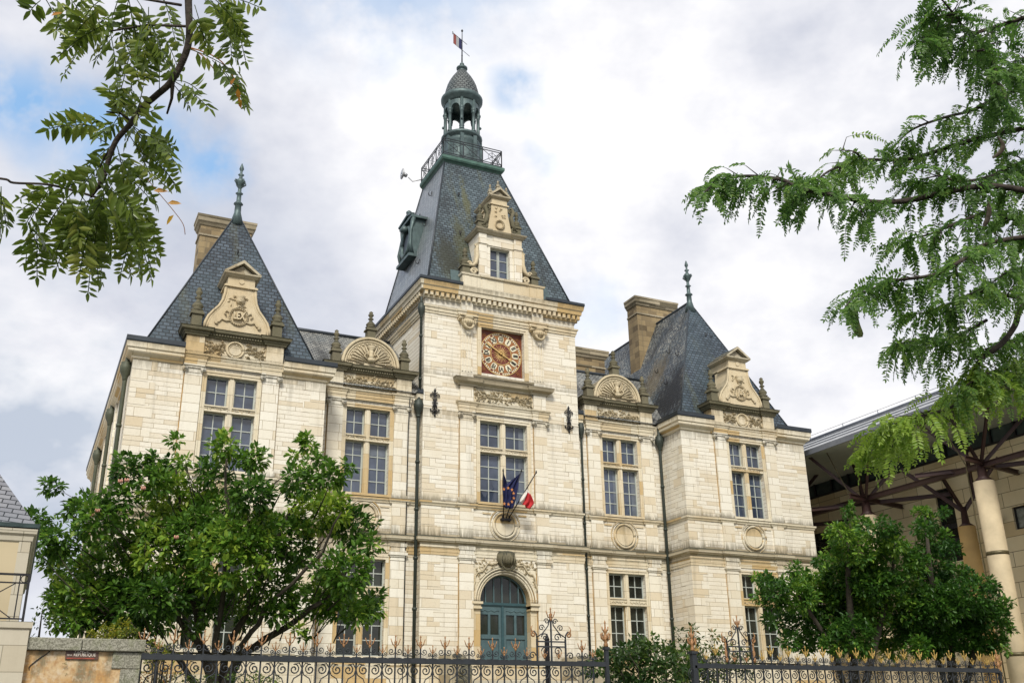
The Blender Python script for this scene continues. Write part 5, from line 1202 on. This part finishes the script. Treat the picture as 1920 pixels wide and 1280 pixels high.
for x,y in ((172,967),(237,903),(268,918),(225,905),(182,960),(330,1010)):
    mb=MB(); c=at(x,y,24.9); 
    for k in range(5): 
        q=k*1.256; mb.tube([c,c+Vector((.04*math.cos(q),.04*math.sin(q),.03)),c+Vector((.05*math.cos(q),.05*math.sin(q),.09))],[.012,.028,.01],5)
    mb.build('flower',mFlower,mg)
# dense tree on the right
rt=thing('evergreen_tree','dense dark green evergreen in front of the modern building','tree')
m4=lambda x,y,r:(1480+x/2.37,740+y/2.37,r/2.37)
RB=[m4(262,520,34),m4(225,610,62),m4(330,580,50),m4(420,590,60),m4(470,660,60),m4(300,690,125),m4(450,750,140),m4(560,740,60),m4(140,740,40),m4(30,770,40),m4(75,830,70),m4(-15,840,40),m4(-110,830,40),m4(-150,810,25),m4(-130,900,30),m4(-70,920,45),m4(-25,1010,70),m4(-90,1000,30),m4(300,880,150),m4(480,920,150),m4(150,920,90),m4(60,960,80),m4(130,1050,90),m4(280,1060,100),m4(430,1070,90),m4(560,1050,80),m4(380,840,110),m4(220,800,100),m4(340,960,120),m4(200,1000,110),m4(330,780,90),m4(120,850,80),m4(40,900,90),m4(-60,870,60),m4(200,1110,60),m4(320,1120,60),m4(450,1130,60),m4(80,1100,60),m4(0,1090,50),m4(580,1120,60)]
crown(RB,30.,1.3,24,9,.135,.068,mLeafR,rt,bright=.5,tvar=.18)
tb=MB()
for pts,r0 in (([(1600,1330),(1598,1200),(1590,1080),(1590,980)],.16),([(1602,1330),(1640,1210),(1670,1100),(1680,1010)],.12),([(1600,1330),(1560,1210),(1500,1120),(1440,1090)],.1)):
    P=[at(x,y,30) for x,y in pts]; P[0].z=GZ; tb.tube(P,[r0,r0*.8,r0*.5,.03],7)
tb.build('trunk',mBark,rt)
rt2=thing('evergreen_tree','second evergreen with one slim upright leader, nearest the pale columns','tree')
RB2=[m4(590,530,42),m4(585,590,44),m4(630,560,34),m4(685,520,26),m4(640,640,75),m4(720,690,48),m4(740,800,70),m4(620,760,110),m4(860,830,44),m4(905,850,30),m4(780,900,120),m4(650,930,120),m4(940,930,48),m4(890,980,80),m4(960,1030,44),m4(920,1090,50),m4(800,1060,100),m4(660,1070,90),m4(960,1130,20),m4(850,1110,50),m4(640,860,110),m4(720,980,110),m4(820,960,90),m4(560,960,100),m4(760,1000,110),m4(580,1060,90),m4(700,1120,60),m4(800,1120,55),m4(880,1120,45),m4(620,1130,55)]
crown(RB2,31.,1.2,24,9,.135,.068,mLeafR,rt2,bright=.33,tvar=.14)
tb=MB()
for pts,r0 in (([(1790,1330),(1780,1200),(1745,1080),(1735,970)],.16),([(1792,1330),(1830,1210),(1850,1120)],.11),([(1790,1330),(1760,1240),(1700,1150)],.1)):
    P=[at(x,y,31) for x,y in pts]; P[0].z=GZ; tb.tube(P,[r0,r0*.8,r0*.5,.03][:len(P)],7)
tb.build('trunk',mBark,rt2)
def bush(name,label,cat,blobs,w,dep,dens,nl,L,W,mat,bright=.35,group=None):
    b=thing(name,label,cat,group=group); o,C=crown(blobs,w,dep,dens,nl,L,W,mat,b,name='foliage',bright=bright)
    tb=MB(); c=C.mean(0)
    for i in rng.choice(len(C),min(14,len(C)),replace=False): tb.tube([(c[0]+(C[i][0]-c[0])*.3,c[1]+(C[i][1]-c[1])*.3,GZ),tuple((C[i]+c)/2-np.array([0,0,.2])),tuple(C[i])],[.02,.012,.005],4)
    tb.build('stems',mBark,b); return b
bush('dark_bush','dark green dogwood-like bush filling the gate gap below the right wing','bush',[(1130,1228,18),(1160,1222,24),(1200,1215,28),(1180,1250,40),(1232,1230,40),(1250,1265,45),(1150,1270,40),(1200,1290,45),(1110,1250,20),(1280,1240,40),(1300,1270,40),(1220,1205,20),(1140,1240,26),(1185,1228,26)],22.5,.8,16,8,.12,.06,mLeafB,.42)
bush('climbing_bush','loose bush with red tipped shoots behind the right railing crest','bush',[(1282,1190,20),(1300,1180,12),(1268,1205,18),(1310,1205,26),(1350,1210,24),(1340,1190,10),(1385,1225,26),(1290,1250,40),(1340,1255,38),(1390,1262,34)],23.8,.6,10,7,.11,.05,mLeafO,.2)
bush('golden_shrub','low yellow green shrub showing above the orange wall coping','shrub',[(172,1190,14),(198,1184,20),(226,1176,22),(246,1188,16),(215,1202,26),(185,1200,18)],16.3,.15,75,7,.05,.026,mLeafY,.5)
bush('golden_shrub','yellow green shrub at the left end of the iron railings','shrub',[(285,1212,16),(300,1225,18),(318,1215,12),(285,1240,14),(330,1232,8)],17.6,.15,60,7,.055,.028,mLeafY,.42)
bush('flowering_shrub','low shrub with orange blossom behind the left railings, below the rail','shrub',[(275,1268,22),(315,1262,20),(340,1275,20),(370,1268,18),(395,1275,16),(300,1290,24)],18.2,.2,45,7,.055,.028,mLeafO,.5)
bush('leafy_shrub','pale leafy low shrub between the magnolia stems and the left railings','shrub',[(440,1268,18),(480,1272,20),(510,1280,18),(460,1290,22)],20.,.3,35,7,.06,.03,mLeafB,.75)
iv=thing('ivy_tuft','small green tuft growing from a crack below the street sign','plant')
crown([(122,1243,4),(120,1252,4),(123,1262,4),(118,1270,3)],14.52,.02,400,4,.018,.012,mLeafB,iv,bright=.4)
fs=thing('thin_tree','small airy tree against the sky between the house and the magnolia','tree')
crown([(78,1140,16),(92,1155,12),(70,1165,16),(88,1180,10),(66,1190,14),(100,1160,8)],24.,.5,2.6,5,.11,.05,mLeafB,fs,bright=.6)
tb=MB(); p=at(72,1200,24.); tb.tube([(p.x,p.y,GZ),tuple(p),tuple(at(80,1140,24))],[.05,.03,.01],5); tb.build('trunk',mBark,fs)

# ------------------------------------------------------------------ honey locust branches close to the camera
def bez(P,n=10):
    P=[Vector(p) for p in P]; Q=[]
    for i in range(len(P)-1):
        p0=P[max(i-1,0)];p1=P[i];p2=P[i+1];p3=P[min(i+2,len(P)-1)]
        for k in range(n):
            t_=k/n; Q.append(.5*((2*p1)+(-p0+p2)*t_+(2*p0-5*p1+4*p2-p3)*t_*t_+(-p0+3*p1-3*p2+p3)*t_**3))
    Q.append(P[-1]); return Q
class Pinn:
    def __init__(s): s.P=[];s.A=[];s.N=[];s.L=[];s.W=[];s.T=[];s.r=MB()
    def leaf(s,p,d,L,npair,ll,tone,droop=.6,lw=.42):
        d=Vector(d).normalized(); p=Vector(p); pos=p.copy(); n=npair*2; side=d.cross(Vector((0,0,1)))
        if side.length<.1: side=Vector((rng.normal(),rng.normal(),.1))
        side.normalize(); tw=rng.normal()*.7; side=(side*math.cos(tw)+d.cross(side)*math.sin(tw)).normalized()
        pts=[pos.copy()]; step=L/npair
        for i in range(npair):
            d=(d+Vector((0,0,-1))*droop*.9/npair+Vector(rng.normal(size=3))*.02).normalized(); pos=pos+d*step; pts.append(pos.copy())
            side=(side-d*side.dot(d)).normalized(); up=side.cross(d)
            if i<1: continue
            f=i/npair; sz=ll*(.75+.5*math.sin(math.pi*min(1,f+.15)))*rng.uniform(.85,1.1)
            for q in (-1,1):
                if rng.random()<.05: continue
                a=(side*q*1.0+d*.45+Vector(rng.normal(size=3))*.13).normalized()
                s.P.append(pos+Vector(rng.normal(size=3))*ll*.05); s.A.append(a); s.N.append((up+Vector(rng.normal(size=3))*.35).normalized()); s.L.append(sz); s.W.append(sz*lw); s.T.append(tone+rng.normal()*.15)
        s.P.append(pos);s.A.append(d.copy());s.N.append(up);s.L.append(ll*.9);s.W.append(ll*lw*.9);s.T.append(tone)
        s.r.tube(pts[::2] if len(pts)%2 else pts,.0011 if ll<.034 else .0014,3)
    def build(s,name,mat,parent):
        P,A,N=[np.array([tuple(v) for v in q]) for q in (s.P,s.A,s.N)]; V,Fi=leaf_arrays(P,A,N,np.array(s.L),np.array(s.W),.15)
        return mesh_from_np(name,V,Fi,np.repeat(np.clip(s.T,0,1),2),mat,parent)
def pod(parent,p,q,wd,mat,bend=.03):
    p=Vector(p);q=Vector(q); mb=MB(); d=q-p; side=Vector(RT); pts=[p.lerp(q,i/12)+side*bend*math.sin(math.pi*i/12) for i in range(13)]
    V=[];Fc=[]; n=len(pts)
    for i,c in enumerate(pts):
        w_=wd*(.25+.75*min(1,i/2.5,(n-1-i)/1.5+.2))/2; u=(side-d.normalized()*side.dot(d.normalized())).normalized(); v=u.cross(d.normalized())
        for k in range(8): t_=2*math.pi*k/8; V.append(c+u*w_*math.cos(t_)+v*w_*(.28+.1*math.sin(i*2.2))*math.sin(t_))
    for i in range(n-1):
        for k in range(8): Fc.append((i*8+k,i*8+(k+1)%8,(i+1)*8+(k+1)%8,(i+1)*8+k))
    mb.add(V,Fc,True); mb.build('seed_pod',mat,parent)
DN=-UP
# right-hand tree
RL=thing('honey_locust','honey locust reaching in from the right with arching feathery branches','tree')
BR=[ # (points px, distance, start radius, tone, density)
 ([(1960,365),(1844,349),(1694,377),(1619,377),(1562,366),(1502,354),(1465,337),(1400,330),(1350,338),(1322,360)],3.9,.014,.35,1.35),
 ([(1960,232),(1825,262),(1705,298),(1619,300),(1560,318),(1530,340)],4.2,.012,.5,1.15),
 ([(1619,300),(1600,284),(1565,282)],4.2,.005,.6,.8),
 ([(1960,160),(1885,176),(1825,206),(1769,221),(1709,244),(1675,277)],4.3,.011,.45,.8),
 ([(1960,20),(1862,52),(1818,60),(1788,26),(1750,-20)],4.2,.011,.3,1.3),
 ([(1818,60),(1844,94),(1866,127),(1862,175),(1880,215)],4.2,.009,.3,1.5),
 ([(1788,26),(1750,35),(1735,60),(1730,80)],4.1,.005,.35,1.7),
 ([(1844,94),(1800,100),(1760,95)],4.1,.006,.35,1.4),
 ([(1960,440),(1877,451),(1823,469),(1805,487),(1752,515),(1680,526),(1637,541),(1604,555),(1585,575)],3.8,.011,.4,1.25),
 ([(1960,540),(1920,560),(1850,545),(1800,560),(1760,580),(1705,590)],3.9,.009,.5,1.4),
 ([(1850,600),(1795,630),(1752,640),(1710,640),(1680,645)],4.0,.007,.5,1.5),
 ([(1841,670),(1823,699),(1805,749),(1752,774),(1700,785),(1651,813),(1632,845)],4.0,.009,.85,1.7),
 ([(1960,690),(1900,690),(1850,700),(1800,730)],4.1,.010,.7,2.0),
 ([(1960,400),(1900,410),(1850,400),(1790,420),(1740,440),(1690,450)],4.1,.010,.4,1.3),
 ([(1960,610),(1900,640),(1860,650),(1830,660)],4.2,.008,.5,1.3),
 ([(1960,300),(1900,310),(1860,330),(1800,340),(1760,330),(1720,340)],4.2,.009,.35,1.7),
 ([(1960,500),(1900,505),(1860,530)],4.2,.008,.4,1.5),
 ([(1960,120),(1910,110),(1890,140)],4.3,.008,.35,1.3),
 ([(1800,740),(1760,760),(1700,800),(1690,830)],4.1,.005,.95,1.2),
 ([(1960,740),(1920,720),(1880,730)],4.1,.005,.9,1.4),
]
stem=MB(); pn=[Pinn(),Pinn()]
def dress(path,dist,tone,dens,pn,stem,L0=.14,np_=13,ll=.0205,r0=.01):
    Q=bez(path,8); n=len(Q); stem.tube(Q,[r0*(1-.75*i/(n-1))*1. for i in range(n)],6)
    tot=sum((Q[i+1]-Q[i]).length for i in range(n-1)); cnt=int(tot*66*dens)
    for k in range(cnt):
        t_=rng.uniform(.02,1)*(n-1); i=min(int(t_),n-2); p=Q[i].lerp(Q[i+1],t_-i); d=(Q[i+1]-Q[i]).normalized()
        o=Vector(rng.normal(size=3)); o=(o-d*o.dot(d)).normalized()
        if rng.random()<.35 and t_<.8*n:      # short side twig carrying leaves
            o.z=min(o.z,.25); e_=p+(o*.8+d*.5).normalized()*rng.uniform(.03,.10)+Vector((0,0,-.01)); stem.tube([p,e_],[.0025,.0012],4); p=e_
        o.z=min(o.z,.35); dd=(o*.8+d*.4+Vector((0,0,-.15))).normalized(); dd.z=min(dd.z,.15)
        pn[1 if tone>.75 else 0].leaf(p,dd,L0*rng.uniform(.6,1.15),np_,ll*rng.uniform(.85,1.1),tone+rng.normal()*.1,droop=rng.uniform(.8,2.1),lw=.42)
    pn[1 if tone>.75 else 0].leaf(Q[-1],(Q[-1]-Q[-2]).normalized(),L0,np_,ll,tone)
for pts,w,r0,tone,dens in BR:
    path=[at(x,y,w+.16*math.sin(i*1.7+x*.01)-.02*i) for i,(x,y) in enumerate(pts)]
    dress(path,w,tone,dens,pn,stem,r0=r0)
Q=bez([at(1990,560,4.2),at(1920,573,4.1),at(1902,612,4.05),at(1877,645,4.0),at(1841,670,4.0)],6); stem.tube(Q,.012,7)
tr0=at(4300,1300,8.5); tk=[Vector((tr0.x,tr0.y,-7.3)),Vector((tr0.x,tr0.y,-4.5)),Vector((tr0.x-.1,tr0.y+.2,-2.2)),Vector((tr0.x+.3,tr0.y,1.0)),Vector((tr0.x+.2,tr0.y+.4,3.2))]
bough=bez([at(2090,-420,4.9),at(2150,-150,4.7),at(2120,80,4.6),at(2165,330,4.5),at(2140,560,4.5),at(2260,800,4.7),at(2600,950,5.2),at(3100,1010,6.3),Vector((tr0.x-.6,tr0.y+.1,-3.2)),Vector((tr0.x,tr0.y,-3.6))],6)
stem.tube(bough,[.010+.045*(i/(len(bough)-1))**1.3 for i in range(len(bough))],8)
def near_b(p): return min(bough,key=lambda q:(q-p).length)
for y,w in ((365,3.9),(232,4.2),(160,4.3),(20,4.2),(440,3.8),(540,3.9),(690,4.1),(400,4.1),(610,4.2),(300,4.2),(500,4.2),(120,4.3),(740,4.1),(560,4.2)):
    p0=at(1958,y,w); e_=near_b(p0+Vector((0,0,-.03))); m_=p0.lerp(e_,.5)+Vector((0,0,.02))+Vector(rng.normal(size=3))*.012
    stem.tube(bez([p0,m_,e_],5),.011,6)
for x0,y0,x1,y1 in ((2120,80,2060,-60),(2165,330,2330,260),(2140,560,2300,540),(2120,80,2300,20),(2150,-150,2020,-260),(2150,-150,2320,-220),(2260,800,2120,860),(2260,800,2420,740),(2600,950,2700,840),(2600,950,2560,1060)):
    dress([at(x0,y0,4.6),at((x0+x1)/2,(y0+y1)/2-12,4.55),at(x1,y1,4.5)],4.5,.5,1.2,pn,stem,r0=.008)
b_=stem.build('branch',mBarkL,RL); tb=MB(); tb.tube(bez(tk,6),[.2-.15*i/24 for i in range(25)],12); tb.build('trunk',mBark,RL)
pn[0].build('foliage',mLoc,RL); pn[1].build('foliage',mLocL,RL); pn[0].r.build('leaf_stalks',mLoc,RL)
pod(RL,at(1604,562,3.7),at(1614,632,3.7),.034,mPod,-.015); pod(RL,at(1853,378,3.8),at(1845,425,3.8),.02,mPodB,.01); pod(RL,at(1870,255,3.9),at(1862,297,3.9),.02,mPodB,.03); pod(RL,at(1786,770,3.9),at(1795,800,3.9),.02,mPodB,-.01)
pod(RL,at(1866,150,4.),at(1880,195,4.),.018,mPodB,.02)
# left-hand branch
LT=thing('locust_branch','hanging locust branch with large pinnate leaves at the top left','tree branch')
stem=MB(); pl=Pinn(); WL=2.05
mp=[at(300,-300,2.3),at(345,-60,2.1),at(354,26,WL),at(352,88,WL),at(324,149,WL),at(292,180,WL),at(262,206,WL+.02),at(245,232,WL),at(219,262,WL),at(205,295,WL),at(197,324,WL)]
stem.tube(bez(mp,5),[.011]*8+[.0075-.00006*i for i in range(43)],8)
stem.tube([at(324,149,WL),at(322,185,WL),at(313,214,WL)],[.005,.003,.002],6)
stem.tube(bez([at(-120,330,2.1),at(0,335,2.05),at(26,343,WL),at(88,346,WL),at(140,358,WL),at(180,370,WL)],5),.0026,5)
stem.tube(bez([at(197,324,WL),at(185,350,WL),at(170,370,WL)],5),[.006]*6+[.003]*5,5)
for (a_,b_) in (((354,50),(200,60)),((340,10),(120,-10)),((250,230),(200,210)),((215,270),(180,330))):
    stem.tube([at(*a_,WL),at((a_[0]+b_[0])/2,(a_[1]+b_[1])/2-8,WL+.03),at(*b_,WL)],[.003,.0025,.0018],5)
def pl_leaf(x0,y0,x1,y1,w=None,np_=9,ll=.026,tone=.45,bend=0):
    w=w or WL+rng.uniform(-.1,.12); a=at(x0,y0,w); b=at(x1,y1,w+rng.uniform(-.05,.05)); d=b-a; L=d.length
    sag=Vector((0,0,-1)); d0=(d.normalized()-sag*.35).normalized(); pl.leaf(a,d0,L*1.03,np_,ll,tone,droop=.65,lw=.34)
for q in ((75,-10,110,50),(70,0,60,20),(95,-5,135,40),(120,-5,125,45),(115,30,110,55),(150,-5,175,60),
 (210,25,128,100),(205,30,128,150),(200,40,115,110),(175,20,140,70),(190,-10,160,50),(215,60,185,110),
 (205,50,215,180),(225,20,245,120),(240,10,262,140),(230,60,250,150),(255,0,290,80),(265,10,300,90),(285,10,275,110),(215,0,205,70),(245,60,215,130),(250,80,235,165),
 (300,-10,325,75),(308,5,335,70),(300,60,335,130),(290,80,318,135),(310,70,285,110),(280,60,270,120),(270,20,262,100),(240,-10,225,60),(262,40,285,115),
 (355,40,395,65),(360,20,385,75),(385,-20,450,120),(400,-10,440,75),(410,-15,480,18),(420,-10,452,115),(375,-10,410,40),(430,10,445,60),
 (358,92,430,130),(425,130,452,195),(400,118,448,190),(420,140,455,200),
 (324,149,378,205),(335,150,370,165),(325,155,350,190),(310,150,260,145),(300,170,300,120),
 (200,255,95,228),(190,235,90,250),(205,240,130,215),(196,268,120,240),(215,235,185,255),
 (262,206,240,265),(245,232,285,210),(245,232,270,290),(250,240,300,290),(262,240,330,310),(268,250,318,280),(255,250,330,345),(240,250,280,330),(275,290,322,350),(262,210,225,175),(230,235,205,190),(215,200,208,165),(240,215,215,190),(245,180,225,230),(250,150,235,220),(260,160,255,210),
 (225,265,160,330),(215,280,235,350),(205,300,160,345),(210,300,260,360),(220,300,300,350),(250,320,285,385),(200,320,180,400),(195,330,120,350),
 (130,350,60,365),(120,355,45,400),(100,352,60,420),(90,350,40,375),(140,360,95,420),(110,370,60,440),(70,420,65,515),(65,430,75,500),(55,435,45,490),(60,420,90,480),
 (160,360,130,440),(170,360,150,470),(185,360,165,500),(175,370,200,480),(190,360,190,520),(160,380,110,500),(150,390,125,480),(140,400,110,470),(180,400,160,535),(195,400,205,480),(190,330,230,400),
 (210,340,250,400),(220,350,265,430),(225,360,285,420),(235,370,255,500),(240,360,280,470),(245,380,290,480),(230,380,240,470),(250,390,235,510),(235,400,265,515),(215,360,225,440),(225,345,245,445),
 (170,340,215,330),(180,345,140,330),(160,335,110,330),(205,345,170,420),(150,360,185,430),(200,370,220,430),(130,370,150,440),(110,380,140,450),(165,430,140,510),(175,440,185,525),
 (0,350,-10,440),(-5,355,8,430),(-12,350,0,400)):
  for rep in range(2 if rng.random()<.25 else 1):
    j=rng.normal(size=4)*(4+6*rep); pl_leaf(q[0]+j[0],q[1]+j[1],q[2]+j[2],q[3]+j[3],w=None,np_=max(5,int(math.hypot(q[2]-q[0],q[3]-q[1])/9)),ll=rng.uniform(.024,.032),tone=.5+rng.normal()*.12)
stem.build('branch',mBarkL,LT); pl.build('foliage',mLocG,LT); pl.r.build('leaf_stalks',mLocG,LT)
pa=Pinn()
def single(x,y,ang,L,tone):
    p=at(x,y,WL-.05); a=(Vector(RT)*math.cos(ang)+Vector(UP)*math.sin(ang)).normalized(); pa.P.append(p);pa.A.append(a);pa.N.append((Vector(-FW)+Vector((0,0,.5))).normalized());pa.L.append(L);pa.W.append(L*.4);pa.T.append(tone)
for q in ((288,358,0.05,.028,.3),(314,381,.05,.027,.4),(326,403,-2.3,.025,.8),(96,30,.4,.022,.1),(446,166,-1.5,.024,.2),(432,160,1.1,.018,.0),(448,183,-1.4,.022,.3)): single(*q)
pa.build('autumn_leaflets',mLeafA,LT)
mb=MB(); mb.tube(bez([at(275,335,WL),at(300,365,WL),at(325,395,WL),at(343,420,WL),at(347,440,WL)],4),.0009,3); mb.tube(bez([at(352,88,WL),at(400,105,WL),at(428,130,WL),at(448,165,WL)],4),.0013,4); mb.tube(bez([at(352,88,WL),at(380,105,WL),at(405,135,WL)],4),.0012,4); mb.build('bare_stalk',mLeafA,LT)

# ------------------------------------------------------------------ sky, sun
SUN=Vector((-.30,-.62,.64)).normalized()
w=bpy.data.worlds.new('World'); sc.world=w; w.use_nodes=True; t=NT(w.node_tree)
sky=t('ShaderNodeTexSky'); sky.sky_type='NISHITA'; sky.sun_disc=False; sky.sun_elevation=math.asin(SUN.z); sky.sun_rotation=math.atan2(SUN.x,SUN.y); sky.air_density=1.; sky.dust_density=1.5
g=t('ShaderNodeTexCoord').outputs['Generated']
z_=t('ShaderNodeSeparateXYZ',i_0=g).outputs[2]
nse=t('ShaderNodeTexNoise',i_Vector=g,i_Scale=4.,i_Detail=5.,i_Roughness=.55)
warp=t.vmath('ADD',g,t.vmath('MULTIPLY',t.vmath('SUBTRACT',nse.outputs['Color'],(.5,.5,.5)).outputs[0],(.16,.16,.16)).outputs[0]).outputs[0]
mask=None
for x,y,r,k in ((55,215,.050,1.),(170,235,.05,.9),(330,265,.05,.8),(385,305,.045,1.),(290,300,.03,.7),(975,165,.036,.75),(1010,190,.028,.5),(1090,590,.03,.35),(1150,600,.035,.3),(1040,300,.02,.3),(700,-300,.2,1),(2600,200,.2,1),(-1200,-400,.3,1)):
    d=dirof(x,y); ds=t.vmath('DISTANCE',warp,tuple(d)).outputs['Value']
    f=t('ShaderNodeMapRange',i_Value=ds,i_1=r*1.25,i_2=r*.15,i_3=0.,i_4=k,interpolation_type='SMOOTHSTEP').outputs[0]
    mask=f if mask is None else t.math('MAXIMUM',mask,f)
wis=t.noise(g,18.,4,.6); mask=t.math('MULTIPLY',mask,sel(t,wis,.25,.55),clamp=True)
c1=t.noise(t.mapping(g,(1,1,1.6)),3.2,6,.58); c2=t.noise(t.mapping(g,(1,1,1.5),(5,2,1)),8.,5,.55)
cl=t.math('ADD',t.math('MULTIPLY',c1,.7),t.math('MULTIPLY',c2,.3))
cloud=t.ramp(cl,(.38,(.46,.48,.55)),(.49,(.63,.635,.675)),(.60,(.81,.80,.80)))
low=t.vmath('DISTANCE',g,tuple(dirof(60,760))).outputs['Value']; lf=t('ShaderNodeMapRange',i_Value=low,i_1=.42,i_2=.02,i_3=0.,i_4=.8,interpolation_type='SMOOTHSTEP').outputs[0]
cloud=t.mix(t.math('MULTIPLY',lf,sel(t,c2,.35,.62)),cloud,(.30,.36,.46))
blue=t.vmath('SCALE',sky.outputs[0]); blue.inputs['Scale'].default_value=.13
blue2=t.mix(.6,blue.outputs[0],(.27,.49,.78))
col=t.mix(mask,cloud,blue2)
bg=t('ShaderNodeBackground',i_Strength=1.); t.l.new(col,bg.inputs[0]); o=t('ShaderNodeOutputWorld'); t.l.new(bg.outputs[0],o.inputs[0])
sd=bpy.data.lights.new('sun','SUN'); sd.energy=2.5; sd.angle=rad(15); sd.color=(1,.95,.86); so=bpy.data.objects.new('sun',sd); COL.objects.link(so); so.rotation_euler=SUN.to_track_quat('Z','Y').to_euler()
vs=sc.view_settings; vs.view_transform='Standard'; vs.look='None'; vs.exposure=.47; vs.gamma=1
